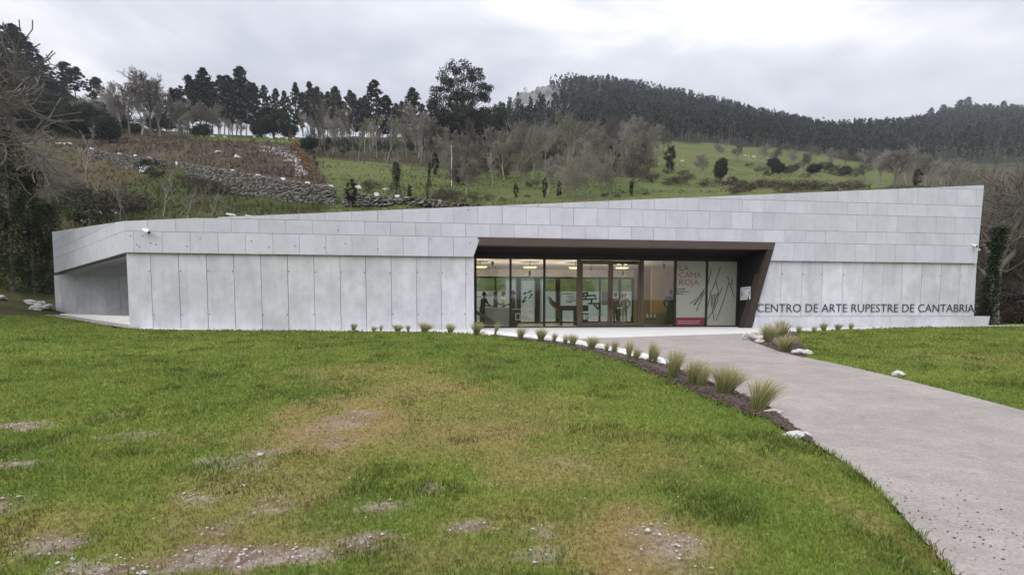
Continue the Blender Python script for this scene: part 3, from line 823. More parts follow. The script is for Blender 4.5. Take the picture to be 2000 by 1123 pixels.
# ------------------------------------------------------------------ entrance portal
WG = 1.8
WP = WB - .03
f0, f1 = fpx(937, 467.5, WP), fpx(1514, 477.5, WP)
fb1, fb0 = fpx(1511, 487.5, WP), fpx(934, 477.5, WP)
portal_z = f0[1]
MB().prism([(f0[0], 3.752), (f1[0], 3.752), (fb1[0], fb1[1]), (fb0[0], fb1[1])], WP, .3).build('portal_fascia', M['brown'], bld)
gz0 = .0
gl0, gtop = fpx(928.5, 505, WG); gl1 = fpx(1441, 511, WG)[0]
zsb = fb1[1]
lo0, lo1 = fpx(1514, 477.5, WP), fpx(1467, 642.5, WP)        # outer edge of the raked leg
li0, li1 = fpx(1500, 487.5, WP), fpx(1452.5, 642.5, WP)
MB().prism([li1, lo1, (fb1[0], zsb - .002), (li0[0], zsb - .002)], WP, .3).build('portal_leg', M['brown_leg_shaded'], bld)
# raked inner cheek of the portal, from the leg back to the glazing
cheek = [(li1[0], .02, li1[1]), (li0[0], .02, zsb - .003), (gl1 + .02, WG, gtop + .5), (gl1 + .02, WG, -.05)]
ck2 = [(x + .12, y, z) for x, y, z in cheek]
_c = [Vector(v) for v in cheek]; ckm = MB(); NC = 12
for sh_ in (0, .12):
    for i in range(NC + 1):
        for j in range(NC + 1):
            p = _c[0].lerp(_c[3], i / NC).lerp(_c[1].lerp(_c[2], i / NC), j / NC); ckm.v.append((p.x + sh_, p.y, p.z))
for i in range(NC):
    for j in range(NC):
        q_ = i * (NC + 1) + j; ckm.f.append((q_, q_ + 1, q_ + NC + 2, q_ + NC + 1)); o_ = (NC + 1) ** 2; ckm.f.append((q_ + o_, q_ + NC + 1 + o_, q_ + NC + 2 + o_, q_ + 1 + o_))
ckm.build('portal_cheek', M['brown_shaded'], bld, fix=False)
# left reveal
MB().add([(fb0[0] - .02, .31, zsb), (PBL[0], .31, 2.95), (PBL[0], .31, -.1), (gl0 - .06, WG, -.1), (gl0 - .06, WG, gtop + .5), (fb0[0] - .1, WG, gtop + .5)], [(0, 1, 2, 3, 4, 5)]).build('portal_reveal', M['brown_shaded'], bld, fix=False)
MB().box(uGL - .3, uGL - .004, .39, WG + .1, -.2, 2.94).build('wall_return', M['conc_low'], bld)
# soffit panels, falling towards the glazing
px_m = [930, 997, 1063, 1130, 1192, 1253, 1318, 1379, 1440]
us = [fpx(p, 575, WG)[0] for p in px_m]
us[0], us[-1] = gl0, gl1
zs_back = gtop + .16
for i, (a, b) in enumerate(zip(us, us[1:])):
    ra, rb_ = (a - gl0) / (gl1 - gl0), (b - gl0) / (gl1 - gl0)
    A = fb0[0] + (li0[0] - fb0[0]) * ra; B = fb0[0] + (li0[0] - fb0[0]) * rb_
    g = .012
    vs = [(A + g, .302, zsb), (B - g, .302, zsb), (b - g, WG, zs_back), (a + g, WG, zs_back)]
    MB().add(vs + [(x, y, z + .03) for x, y, z in vs], [(0, 1, 2, 3), (7, 6, 5, 4), (0, 4, 5, 1), (1, 5, 6, 2), (2, 6, 7, 3), (3, 7, 4, 0)]).build('soffit_panel', M['brown_shaded'], bld)
MB().add([(fb0[0] - .3, .29, zsb + .035), (li0[0] + .3, .29, zsb + .035), (gl1 + .3, WG + .1, zs_back + .035), (gl0 - .3, WG + .1, zs_back + .035)], [(0, 1, 2, 3)]).build('soffit_backing', M['black'], bld, fix=False)
# glazing: head, sill, mullions, panes, two door leaves
MB().box(gl0 - .06, gl1 + .03, WG - .06, WG + .06, gtop, gtop + .2).build('glazing_head', M['frame'], bld)
MB().box(gl0 - .06, gl1 + .03, WG - .05, WG + .05, -.02, .055).build('glazing_sill', M['frame'], bld)
for i, u in enumerate(us):
    wdt = .075 if i in (3, 5) else .045
    if i == 4: continue
    MB().box(u - wdt, u + wdt, WG - .07, WG + .07, .056, gtop - .001).build('mullion', M['doorframe'] if i in (3, 5) else M['frame'], bld)
for i in (0, 1, 2, 5, 6, 7):
    MB().add([(x, WG + d_, z) for d_ in (-.008, .008) for x, z in ((us[i] + .046, .056), (us[i + 1] - .046, .056), (us[i + 1] - .046, gtop - .001), (us[i] + .046, gtop - .001))], [(0, 1, 2, 3), (7, 6, 5, 4)]).build('glass_pane', M['glass'], bld, fix=False)
zd = gtop - .02
for i in (3, 4):
    a, b = us[i] + (.08 if i == 3 else .012), us[i + 1] - (.08 if i == 4 else .012)
    d = empty('door', (0, 0, 0)); d.parent = bld
    fw_ = .1
    MB().box(a, a + fw_, WG - .045, WG + .045, .057, zd).build('door_stile', M['doorframe'], d)
    MB().box(b - fw_, b, WG - .045, WG + .045, .057, zd).build('door_stile', M['doorframe'], d)
    MB().box(a + fw_, b - fw_, WG - .045, WG + .045, zd - .17, zd).build('door_rail', M['doorframe'], d)
    MB().box(a + fw_, b - fw_, WG - .045, WG + .045, .057, .19).build('door_rail', M['doorframe'], d)
    MB().box(a + fw_ + .001, b - fw_ - .001, WG - .008, WG + .008, .191, zd - .171).build('door_glass', M['glass'], d)
    hx = b - .05 if i == 3 else a + .05
    MB().tube((hx, WG - .1, .85), (hx, WG - .1, 1.35), .016).build('door_handle', M['frame'], d)
MB().box(us[4] + .85, us[4] + 1.15, WG - .1, WG - .05, zd - .11, zd - .05).build('door_sensor', M['black'], bld)

# ------------------------------------------------------------------ the hall behind the glass
WR_ = 10.0
inn = bld
uA, uB = -5.0, 11.6
MB().box(uA, uB, WG + .1, 10.22, -.12, .012).build('hall_floor', M['floor_in'], inn)
zc = gtop + .15
MB().box(uA, uB, WG + .1, 10.22, zc, zc + .1).build('hall_ceiling', M['ceil_in'], inn)
MB().box(uA - .1, uA, WG, 10.22, -.1, zc).build('hall_wall', M['plaster'], inn)
MB().box(uB, uB + .1, WG, 10.22, -.1, zc).build('hall_wall', M['tan'], inn)
rw = lambda px, py: fpx(px, py, WR_)
u_r = rw(1238, 580)[0]
ztr = rw(1100, 541)[1]
MB().box(uA, u_r, WR_, WR_ + .2, ztr, zc - .001).build('hall_rear_wall', M['ceil_in'], inn)
MB().box(u_r, u_r + 1.1, WR_, WR_ + .2, .013, zc - .001).build('hall_rear_wall', M['tan'], inn)
ut0 = fpx(1273, 580, 7.0)[0]
MB().box(ut0, uB - .002, 7.0, 7.2, .013, zc - .001).build('hall_partition', M['tan'], inn)
# rear window wall: dark posts and rails, clear glass, mint film
MB().box(uA, u_r, WR_ + .03, WR_ + .12, ztr - .1, ztr - .002).build('rear_window_rail', M['frame'], inn)
MB().box(uA, u_r, WR_ + .03, WR_ + .12, .013, .09).build('rear_window_rail', M['frame'], inn)
for px, w_ in ((968, .05), (1013, .14), (1050, .17), (1090, .13), (1128, .05), (1172, .05), (1211, .06), (1236, .06)):
    u = rw(px, 580)[0]
    MB().box(u - w_, u + w_, WR_ + .02, WR_ + .13, .091, ztr - .101).build('rear_window_post', M['frame'], inn)
MB().box(uA, u_r, WR_ + .07, WR_ + .08, .091, ztr - .101).build('rear_window_glass', M['glass_clear'], inn)
def film(p0, y0, p1, y1):
    a, zt = rw(p0, y0); b, zb = rw(p1, y1)
    MB().add([(a, WR_ + .015, zb), (b, WR_ + .015, zb), (b, WR_ + .015, zt), (a, WR_ + .015, zt)], [(0, 1, 2, 3)]).build('window_film', M['film'], inn, fix=False)
film(900, 569, 988, 626); film(988, 541, 1010, 626); film(1017, 548, 1046, 600); film(1054, 548, 1064, 626); film(1064, 569, 1126, 622)
film(1131, 569, 1170, 618); film(1174, 569, 1208, 618); film(1213, 569, 1234, 618)
# a drawn plan of the cave on the film
def fbar(p0, y0, p1, y1, t=.05, mat='ink'):
    a, b = Vector(rw(p0, y0)), Vector(rw(p1, y1))
    d = (b - a).normalized(); n = Vector((-d.y, d.x)) * t
    MB().prism([tuple(a - n - d * t), tuple(b - n + d * t), tuple(b + n + d * t), tuple(a + n - d * t)], WR_ + .004, WR_ + .010).build('film_drawing', M[mat], inn)
for l in [((1140, 580), (1140, 573)), ((1140, 573), (1147, 572)), ((1147, 572), (1147, 578)), ((1144, 578), (1144, 584)), ((1147, 578), (1162, 577)), ((1162, 577), (1164, 584)), ((1164, 584), (1138, 585)), ((1156, 586), (1155, 591)),
          ((1150, 593), (1170, 593)), ((1161, 593), (1161, 597)), ((1170, 593), (1170, 603)), ((1164, 597), (1167, 603)), ((1167, 603), (1172, 603)), ((1215, 598), (1216, 575))]:
    fbar(*l[0], *l[1])
for px, py, s in ((1024, 574, .06), (1031, 572, .04), (1035, 570, .05), (1037, 577, .05), (1025, 582, .05), (1022, 589, .07), (1034, 582, .04)):
    fbar(px, py, px + 2, py - 2, s)
for y, (a, b) in ((574, (1097, 1120)), (579, (1108, 1120)), (583, (1112, 1122)), (587, (1106, 1124)), (590, (1106, 1118)), (573, (955, 968)), (577, (944, 966)), (580, (932, 940))):
    fbar(a, y, b, y, .028, 'ink2')
fbar(1182, 576, 1182, 589, .22, 'ink2')

# ------------------------------------------------------------------ writing
def text_mesh(s, name, mat, size=1.0, extrude=0.0):
    cu = bpy.data.curves.new('t', 'FONT'); cu.body = s; cu.size = size; cu.extrude = extrude; cu.resolution_u = 3; cu.offset = -.010
    o = bpy.data.objects.new('t', cu); COL.objects.link(o)
    dg = bpy.context.evaluated_depsgraph_get(); dg.update()
    me = bpy.data.meshes.new_from_object(o.evaluated_get(dg))
    bpy.data.objects.remove(o); bpy.data.curves.remove(cu)
    me.name = name; me.materials.clear(); me.materials.append(mat)
    return me
def xmax(me): return max(v.co.x for v in me.vertices)
def xmin(me): return min(v.co.x for v in me.vertices)
def ymax(me): return max(v.co.y for v in me.vertices)
def letters(s, root, mat, u0, u1, z0, z1, w, bold=0.0, ext=.01, part='letter'):
    """set the string s between u0..u1, cap height z0..z1, standing on the wall plane w (local frame of root)"""
    full = text_mesh(s, 'x', mat); W0, W1 = xmin(full), xmax(full)
    H = ymax(text_mesh('E', 'x', mat))
    sx, sz = (u1 - u0) / (W1 - W0), (z1 - z0) / H
    cache = {}
    for i, ch in enumerate(s):
        if ch == ' ': continue
        if ch not in cache: cache[ch] = text_mesh(ch, 'letter', mat, 1.0, .5)
        pre = text_mesh(s[:i + 1], 'x', mat)
        off = xmax(pre) - xmax(cache[ch])
        me = cache[ch]
        if not me.get('done'):
            for v in me.vertices: v.co = (v.co.x * sx, -v.co.z * ext * 2, v.co.y * sz)
            me['done'] = 1; me['ox'] = 0
            cache[ch + '_s'] = sx
            off = xmax(pre) - xmax(me) / sx
        else:
            off = xmax(pre) - xmax(me) / sx
        link(part, me, root, (u0 + (off - W0) * sx, w, z0))
sign = empty('building_sign', FO, TH)
tag(sign, 'dark lettering CENTRO DE ARTE RUPESTRE DE CANTABRIA along the concrete wall', 'sign')
sl, sr = fpx(1478, 602), fpx(1902, 602)
z0, z1 = fpx(1690, 609.5)[1], fpx(1690, 594)[1]
letters('CENTRO DE ARTE RUPESTRE DE CANTABRIA', sign, M['letters'], sl[0], sr[0], z0, z1, -.018, ext=.012)

# posters inside the glass
WQ = WG - .022
def gp_(px, py, w=WQ): return fpx(px, py, w)
pst = empty('exhibition_poster', FO, TH)
tag(pst, 'pale exhibition poster with red LA CAMA ROJA lettering and red foot strip', 'poster')
a0, b0 = us[6] + .05, us[7] - .05
zred = gp_(1348, 620)[1]
MB().box(a0, b0, WQ, WQ + .01, zred, gtop - .02).build('sheet', M['poster'], pst)
MB().box(a0, b0, WQ, WQ + .01, .06, zred - .001).build('foot_strip', M['red'], pst)
for s, xa, xb, ya, yb in (('LA', 1327, 1345, 529, 518), ('CAMA', 1326.5, 1370, 543, 532), ('ROJA', 1327, 1365.5, 557, 546)):
    ua, ub = gp_(xa, 540)[0], gp_(xb, 540)[0]
    letters(s, pst, M['redtext'], ua, ub, gp_(1340, ya)[1], gp_(1340, yb)[1], WQ - .004, ext=.002)
def bars(root, rows, mat, t, seed, part):
    r = random.Random(seed)
    for xa, xb, y in rows:
        mb = MB(); x = xa
        while x < xb:
            l = r.uniform(.6, 1.6)
            (u0, z) , (u1, _) = gp_(x, y), gp_(min(xb, x + l), y)
            mb.box(u0, u1, WQ - .004, WQ - .001, z - t, z + t * r.uniform(.5, 1.1))
            x += l + r.choice((.25, .25, .3, .8))
        mb.build(part, mat, root)
bars(pst, [(1321, 1338, 564.8), (1321, 1345, 569.5), (1321, 1335, 574)], M['ink'], .028, 1, 'small_print')
bars(pst, [(1324, 1367, 627.3), (1324, 1366, 631)], M['pale_ink'], .022, 2, 'small_print')
def stroke(root, pts, t0=.021, t1=.015):
    P_ = [Vector(gp_(*p)) for p in pts]
    mb = MB()
    for i in range(len(P_) - 1):
        a, b = P_[i], P_[i + 1]
        d = (b - a).normalized(); n = Vector((-d.y, d.x))
        mb.prism([tuple(a - n * t0 - d * .01), tuple(b - n * t1 + d * .01), tuple(b + n * t1 + d * .01), tuple(a + n * t0 - d * .01)], WQ - .004 - .0006 * i, WQ - .0005)
    mb.build('brush_stroke', M['ink'], root)
for s in [[(1348, 593), (1365, 580), (1375, 566)], [(1356, 596), (1368, 580), (1376, 564)], [(1355, 595), (1364, 584)], [(1360, 607), (1369, 585), (1376, 570)]]: stroke(pst, s)
ps2 = empty('drawing_poster', FO, TH)
tag(ps2, 'pale poster of black brush strokes beside the dark portal wall', 'poster')
MB().box(us[7] + .05, us[8] - .05, WQ, WQ + .01, .06, gtop - .02).build('sheet', M['poster'], ps2)
for s in [[(1389, 525), (1385, 545), (1380.5, 560)], [(1407, 521), (1402, 537), (1395, 555), (1389.5, 569)], [(1398, 549), (1403, 567), (1402, 585), (1394, 607)], [(1411, 562), (1403, 578)],
          [(1389, 569), (1384, 590), (1380.5, 603)], [(1390, 576), (1389, 590), (1392, 608), (1395, 626)], [(1393, 575), (1391, 596)], [(1397, 574), (1393, 603)], [(1401, 574), (1394, 600)], [(1392, 608), (1382, 623)],
          [(1421, 540), (1424, 550), (1434, 580)], [(1429, 545), (1430, 553), (1428, 556)], [(1423, 554), (1414, 585), (1399, 625)]]: stroke(ps2, s)
# notice on the portal cheek
def project(p):
    Y, z = p.y, p.z - EYE
    zc_, yc_ = Y * cp - z * sp, Y * sp + z * cp
    return 1000 + FOC * p.x / zc_, PY0 - FOC * yc_ / zc_
CK = [Vector(c) for c in cheek]
def ck_pt(s, t): return (CK[0].lerp(CK[3], s)).lerp(CK[1].lerp(CK[2], s), t)
def on_cheek(px, py):
    s, t, st = .5, .4, .25
    f = lambda s, t: (lambda q: (q[0] - px) ** 2 + (q[1] - py) ** 2)(project(fworld(*ck_pt(s, t))))
    for _ in range(60):
        c = [(f(s + a * st, t + b * st), s + a * st, t + b * st) for a in (-1, 0, 1) for b in (-1, 0, 1)]
        m = min(c)
        if (m[1], m[2]) == (s, t): st *= .6
        s, t = m[1], m[2]
    return ck_pt(s, t)
nq = [on_cheek(1447, 586.5), on_cheek(1466.5, 584.5), on_cheek(1467, 559.5), on_cheek(1447.5, 561.5)]
nv = (nq[1] - nq[0]).cross(nq[3] - nq[0]).normalized()
if nv.x > 0: nv = -nv
not_ = empty('notice', FO, TH)
tag(not_, 'small white notice with three pictures fixed to the dark portal wall', 'notice')
v8 = [p + nv * .03 for p in nq] + [p + nv * .022 for p in nq]
MB().add(v8, [(0, 1, 2, 3), (7, 6, 5, 4), (0, 4, 5, 1), (1, 5, 6, 2), (2, 6, 7, 3), (3, 7, 4, 0)]).build('sheet', M['paper'], not_)
def npatch(a, b, c, d, mat, part):
    g = lambda s, t: (nq[0].lerp(nq[1], s)).lerp(nq[3].lerp(nq[2], s), t) + nv * .033
    MB().add([g(a, b), g(c, b), g(c, d), g(a, d)], [(0, 1, 2, 3)]).build(part, mat, not_, fix=False)
for a, c in ((.10, .30), (.41, .63), (.72, .88)): npatch(a, .36, c, .62, M['ink2'], 'picture')
for a, c in ((.10, .26), (.34, .52), (.56, .72), (.78, .90)): npatch(a, .80, c, .88, M['ink2'], 'heading_block')

# security cameras
def cctv(u, z, w, label, aim=(-.25, -.3, -.1), sc=1.0):
    r = empty('security_camera', fworld(u, w, z), TH)
    tag(r, label, 'camera')
    a = Vector(aim).normalized()
    MB().lathe((0, 0, 0), [(.05 * sc, -.02), (.05 * sc, .02)], 10).build('mount', M['white'], r).rotation_euler = (math.pi / 2, 0, 0)
    MB().tube((0, 0, 0), Vector((0, -.1 * sc, -.03 * sc)), .018 * sc).build('arm', M['white'], r)
    c = Vector((0, -.12 * sc, -.05 * sc))
    MB().tube(c - a * .1 * sc, c + a * .17 * sc, .055 * sc, n=12).build('body', M['white'], r, smooth_=False)
    MB().tube(c + a * .171 * sc, c + a * .185 * sc, .042 * sc, n=12).build('lens', M['black'], r)
cctv(*fpx(288, 449, WB), WB - .01, 'white bullet camera high on the left end of the concrete band', (.8, -.5, -.35), 1.2)
cctv(*fpx(1900, 479, WB), WB - .01, 'white bullet camera on the concrete band near its right end', (-.4, -.7, -.2), 1.0)
p_ = fpx(1915, 485, WB)
cctv(p_[0] + .04, p_[1], .2, 'small white camera poking out past the right edge of the building', (.8, -.2, -.1), .8)

# ------------------------------------------------------------------ things in the hall
def hallp(px, py, w): 
    u, z = fpx(px, py, w); return u, z
def thing(name, label, cat, u, w, rz=0.0, group=None):
    return tag(empty(name, fworld(u, w, .013), TH + rz), label, cat, group)
LAB = ['behind the leftmost pane', 'behind the second pane from the left', 'at the left edge of the double door', 'behind the right door leaf']
for (px, py), lab in zip(((938, 521), (1035, 522), (1124, 523), (1215, 523)), LAB):
    u, z = fpx(px, py, 5.0)
    r = tag(empty('ceiling_lamp', fworld(u, 5.0, z), TH), 'glowing warm round ceiling lamp ' + lab, 'lamp', 'round lamps in the hall')
    MB().lathe((0, 0, 0), [(.05, .06), (.30, .05), (.36, .0), (.34, -.015)], 20).build('shade', M['white'], r)
    MB().lathe((0, 0, 0), [(.32, -.03), (.05, -.05)], 20).build('diffuser', M['lamp'], r)
    MB().tube((0, 0, .06), (0, 0, zc - z - .002), .02).build('stem', M['black'], r)
    ld_ = bpy.data.lights.new('lamp_light', 'POINT'); ld_.energy = 62; ld_.color = (1, .82, .58); ld_.shadow_soft_size = .25
    lo__ = bpy.data.objects.new('lamp_light', ld_); COL.objects.link(lo__); lo__.parent = r; lo__.location = (0, 0, -.32)
for (px, py, s), lab in zip(((962, 516, 1), (1035, 534, 1), (1154, 526, .8), (1216, 534, .8), (1296, 521, 1.2)), ('behind the leftmost pane', 'below a lamp behind the second pane', 'behind the left door leaf', 'below a lamp behind the right door leaf', 'before the tan wall right of the doors')):
    u, z = fpx(px, py, 4.2)
    r = tag(empty('spotlight', fworld(u, 4.2, z), TH), 'black ceiling spotlight ' + lab, 'spotlight', 'black spotlights in the hall')
    MB().tube((0, 0, .12 * s), (0, 0, zc - z - .002), .012).build('stem', M['black'], r)
    MB().lathe((0, 0, 0), [(.045 * s, -.14 * s), (.075 * s, .0), (.075 * s, .12 * s)], 12).build('can', M['black'], r)
# reception desk
ua, za = fpx(938, 601, 3.6); ub, _ = fpx(995, 601, 3.6)
r = thing('reception_desk', 'pale reception desk with thin top behind the leftmost pane', 'desk', ua, 3.6)
MB().box(0, ub - ua, 0, .06, 0, .86).build('front_panel', M['counter'], r)
MB().box(-.03, ub - ua + .03, -.05, .7, .861, .9).build('top', M['white'], r)
for x in (0, ub - ua - .05): MB().box(x, x + .05, .061, .66, 0, .86).build('side_panel', M['counter'], r)
# dark kiosk with white square ring
ua, _ = fpx(998, 620, 3.4); ub, _ = fpx(1011, 620, 3.4)
r = thing('information_kiosk', 'black kiosk cabinet with a white square ring beside the desk', 'kiosk', ua, 3.4)
MB().box(0, ub - ua, 0, .45, 0, .8).build('cabinet', M['black'], r)
MB().box(-.02, ub - ua + .3, -.02, .47, .801, .83).build('top', M['white'], r)
c0_, zc0 = fpx(1011.5, 619, 3.35); s0 = c0_ - ua
rg = MB()
for x0, x1, y0, y1 in ((-.13, .13, .12, .17), (-.13, .13, -.17, -.12), (-.13, -.08, -.12, .12), (.08, .13, -.12, .12)):
    rg.box(s0 + x0, s0 + x1, -.08, -.03, zc0 + y0, zc0 + y1)
rg.build('square_ring', M['white'], r)
# long wooden desk with raised prow
pr = [(1075, 579), (1079, 586), (1093, 597), (1130, 597), (1130, 606.5), (1093, 606.5), (1083, 598), (1077, 590)]
pp = [fpx(a, b, 4.6) for a, b in pr]
r = thing('wooden_counter', 'brown wooden counter with a raised prow left of the doors', 'counter', pp[0][0], 4.6)
lo_ = [(u - pp[0][0], z - .013) for u, z in pp]
mb = MB(); mb.prism(lo_[:3] + lo_[5:], 0, .6); mb.prism(lo_[2:6], 0, .6)
mb.build('body', M['wood'], r)
for x in (lo_[2][0] + .1, lo_[3][0] - .15): MB().box(x, x + .07, .08, .5, 0, lo_[4][1]).build('leg', M['black'], r)
# high chair
ua, _ = fpx(1138, 610, 4.0); ub, _ = fpx(1149, 610, 4.0)
r = thing('high_chair', 'black high chair seen through the left door leaf', 'chair', ua, 4.0)
wc = ub - ua
MB().box(0, wc, .0, .05, .72, 1.02).build('backrest', M['black'], r)
MB().box(-.03, wc + .03, -.02, .42, .56, .62).build('seat', M['black'], r)
for x in (0, wc - .03):
    for y in (0, .36): MB().box(x, x + .03, y, y + .03, 0, .56).build('leg', M['black'], r)
MB().box(0, wc, .12, .3, .05, .3).build('footrest', M['black'], r)
# low tan bench with leaflets on the right
ua, zb = fpx(1256, 608, 3.6); ub, _ = fpx(1313, 608, 3.6)
r = thing('display_bench', 'long tan bench below the tan wall right of the doors', 'bench', ua, 3.6)
MB().box(0, ub - ua, 0, .5, .0, .58).build('base', M['wood_lt'], r)
MB().box(-.02, ub - ua + .02, -.03, .53, .581, .63).build('top', M['wood_lt'], r)
for i, (px) in enumerate((1264, 1271, 1279)):
    u, z = fpx(px, 620, 3.55)
    s = tag(empty('leaflet', fworld(u, 3.55, .35), TH), ('first', 'second', 'third')[i] + ' white leaflet from the doors on the bench front', 'leaflet', 'white leaflets on the bench')
    MB().box(-.05, .05, -.012, 0, 0, .24).build('sheet', M['white'], s)
    MB().box(-.06, .06, -.035, -.013, -.02, .05).build('holder', M['wood'], s)
# post with a rope barrier by the right door, and a sloping wooden seat
ua, _ = fpx(1209, 620, 5.4)
r = thing('barrier_post', 'black barrier post with a white cap between two visitors', 'post', ua, 5.4)
MB().lathe((0, 0, 0), [(.16, 0), (.16, .02), (.07, .04), (.07, .86)], 12).build('post', M['black'], r)
MB().box(-.1, .16, -.04, .04, .861, .91).build('cap', M['white'], r)
s0_, s1_ = fpx(931, 609, 2.6), fpx(970, 632, 2.6)
r = thing('lounge_seat', 'brown sloping wooden seat at the foot of the leftmost pane', 'seat', s0_[0], 2.6)
dx, z0_, z1_ = s1_[0] - s0_[0], s0_[1], s1_[1]
MB().prism([(0, z0_ - .12), (dx, max(.08, z1_ - .12)), (dx + .12, max(.1, z1_ - .06)), (dx, z1_ + .06), (0, z0_ + .06)], 0, .5).build('slab', M['bark_brown'], r)
MB().box(dx * .25, dx * .32, .1, .4, 0, z0_ - .2 * (z0_ - z1_)).build('support', M['black'], r)

# ------------------------------------------------------------------ people
def person(label, u, w, h, face, top, legs, hair='hair', pose='stand', cap=None, group='visitors in the hall'):
    """one continuous skinned body; face = turn about z in the facade frame (0 looks away from the viewer)"""
    root = tag(empty('person', fworld(u, w, .013), TH + face), label, 'person', group)
    V, E, R, Lb_ = [], [], [], []
    def add(p, r, par, lab):
        V.append(Vector(p)); R.append(r); Lb_.append(lab)
        if par is not None: E.append((par, len(V) - 1))
        return len(V) - 1
    lean = .10 if pose == 'lean' else .0
    pel = add((0, 0, .96), .135, None, 't')
    bel = add((0, lean * .3, 1.12), .135, pel, 'j')
    che = add((0, lean * .8, 1.33), .155, bel, 'j')
    nb = add((0, lean, 1.46), .085, che, 'j')
    nk = add((0, lean + .015, 1.535), .052, nb, 's')
    hd0 = add((0, lean + .03, 1.60), .078, nk, 's')
    hd1 = add((0, lean + .035, 1.68), .088, hd0, 's')
    add((0, lean + .02, 1.735), .062, hd1, 's')
    add((0, lean + .125, 1.645), .012, hd0, 's')                      # nose
    for s in (-1, 1):
        add((s * .088, lean + .02, 1.645), .012, hd0, 's')            # ear
    for s in (-1, 1):
        sh = add((s * .17, lean * .9, 1.42), .068, che, 'j')
        if pose == 'lean' or (pose == 'reach' and s == 1):
            el = add((s * .24, lean + .10, 1.16), .05, sh, 'j'); wr = add((s * .16, lean + .33, 1.06), .034, el, 'j'); hdn = Vector((-s * .1, .95, -.1)).normalized()
        elif pose == 'pocket':
            el = add((s * .30, -.06, 1.14), .052, sh, 'j'); wr = add((s * .22, .06, .95), .036, el, 'j'); hdn = Vector((-s * .4, .3, -.85)).normalized()
        else:
            el = add((s * .25, -.02, 1.14), .05, sh, 'j'); wr = add((s * .265, .05, .90), .034, el, 'j'); hdn = Vector((-s * .05, .12, -1)).normalized()
        base = V[wr]
        side = hdn.cross(Vector((1, 0, 0))).normalized()
        pm = add(base + hdn * .07, .030, wr, 's')
        for k, (of, ln) in enumerate(((-.028, .072), (-.010, .085), (.010, .080), (.027, .062))):
            k1 = add(V[pm] + side * of + hdn * .03, .0095, pm, 's')
            k2 = add(V[k1] + hdn * ln * .5 + Vector((-s * .006, 0, 0)), .0085, k1, 's')
            add(V[k2] + hdn * ln * .45 + Vector((-s * .018, 0, 0)), .0075, k2, 's')
        t1 = add(base + hdn * .035 - side * .04, .011, wr, 's')
        add(V[t1] + hdn * .05 - side * .012, .009, t1, 's')
        hp = add((s * .09, 0, .90), .105, pel, 't')
        kn = add((s * .10, .02 if s > 0 else -.01, .50), .066, hp, 't')
        an = add((s * .105, -.03 if s > 0 else -.06, .085), .045, kn, 't')
        add((s * .12, .12 if s > 0 else .09, .04), .038, an, 'b')
    me = bpy.data.meshes.new('body')
    me.from_pydata([tuple(v) for v in V], E, [])
    o = bpy.data.objects.new('body', me); COL.objects.link(o)
    md = o.modifiers.new('s', 'SKIN'); md.use_smooth_shade = True
    sv = me.skin_vertices[0].data if me.skin_vertices else None
    if sv is None:
        me.skin_vertices.new() if hasattr(me.skin_vertices, 'new') else None
        sv = me.skin_vertices[0].data
    for i, r_ in enumerate(R): sv[i].radius = (r_, r_ * (.78 if Lb_[i] in 'j' and r_ > .1 else 1))
    sv[0].use_root = True
    md2 = o.modifiers.new('d', 'SUBSURF'); md2.levels = 1; md2.render_levels = 1
    dg = bpy.context.evaluated_depsgraph_get(); dg.update()
    nm = bpy.data.meshes.new_from_object(o.evaluated_get(dg))
    bpy.data.objects.remove(o)
    nm.name = 'body'; nm.materials.clear()
    key = {'s': 0, 'j': 1, 't': 2, 'b': 3}
    for mm in (M['skin'], top, legs, M['black']): nm.materials.append(mm)
    P = np.array([tuple(v) for v in V]); seg = np.array(E)
    lab = [Lb_[b] if not (Lb_[a] == 'j' and Lb_[b] == 't') else 't' for a, b in E]
    for poly in nm.polygons:
        c = np.array(poly.center); A, B = P[seg[:, 0]], P[seg[:, 1]]
        t_ = np.clip(((c - A) * (B - A)).sum(1) / np.maximum(1e-9, ((B - A) ** 2).sum(1)), 0, 1)
        d = ((A + (B - A) * t_[:, None] - c) ** 2).sum(1)
        poly.material_index = key[lab[int(d.argmin())]]
        poly.use_smooth = True
    sc = h / 1.79
    b_ = link('body', nm, root); b_.scale = (sc, sc, sc)
    hh = MB()
    n = 12
    prof_ = [(.098, 1.655), (.106, 1.70), (.098, 1.755), (.065, 1.795), (.02, 1.81)]
    hh.lathe((0, lean + .012, 0), prof_, n)
    hb = hh.build('hair', M[hair], root, smooth_=True); hb.scale = (sc, sc, sc)
    hk = MB(); hk.lathe((0, lean - .03, 0), [(.07, 1.58), (.085, 1.62), (.09, 1.66)], 10)
    hb2 = hk.build('hair', M[hair], root, smooth_=True); hb2.scale = (sc, sc, sc)
    if cap:
        ck = MB(); ck.lathe((0, lean + .012, 0), [(.113, 1.70), (.112, 1.76), (.08, 1.81), (.02, 1.825)], 12)
        ck.box(-.07, .07, lean + .09, lean + .22, 1.70, 1.715)
        cb = ck.build('cap', cap, root); cb.scale = (sc, sc, sc)
    return root
cloth = lambda n, c: plain(n, c, .85, var=.15, scale=9)
def pu(px, w): return fpx(px, 600, w)[0]
person('person in a dark maroon coat leaning over the desk behind the leftmost pane', pu(942, 3.1), 3.1, 1.62, -1.1, cloth('maroon_coat', (.035, .014, .014)), cloth('black_trousers', (.02, .02, .02)), pose='lean')
person('person in a grey jacket standing at the desk near the first mullion', pu(968, 4.7), 4.7, 1.74, -1.9, cloth('grey_jacket', (.10, .11, .11)), cloth('grey_trousers', (.07, .07, .07)), pose='reach')
person('person wearing a peaked cap and pale top behind the desk', pu(983, 5.4), 5.4, 1.70, -1.4, cloth('pale_top', (.35, .40, .38)), cloth('dark_trousers', (.03, .03, .03)), cap=cloth('dark_cap', (.03, .03, .03)))
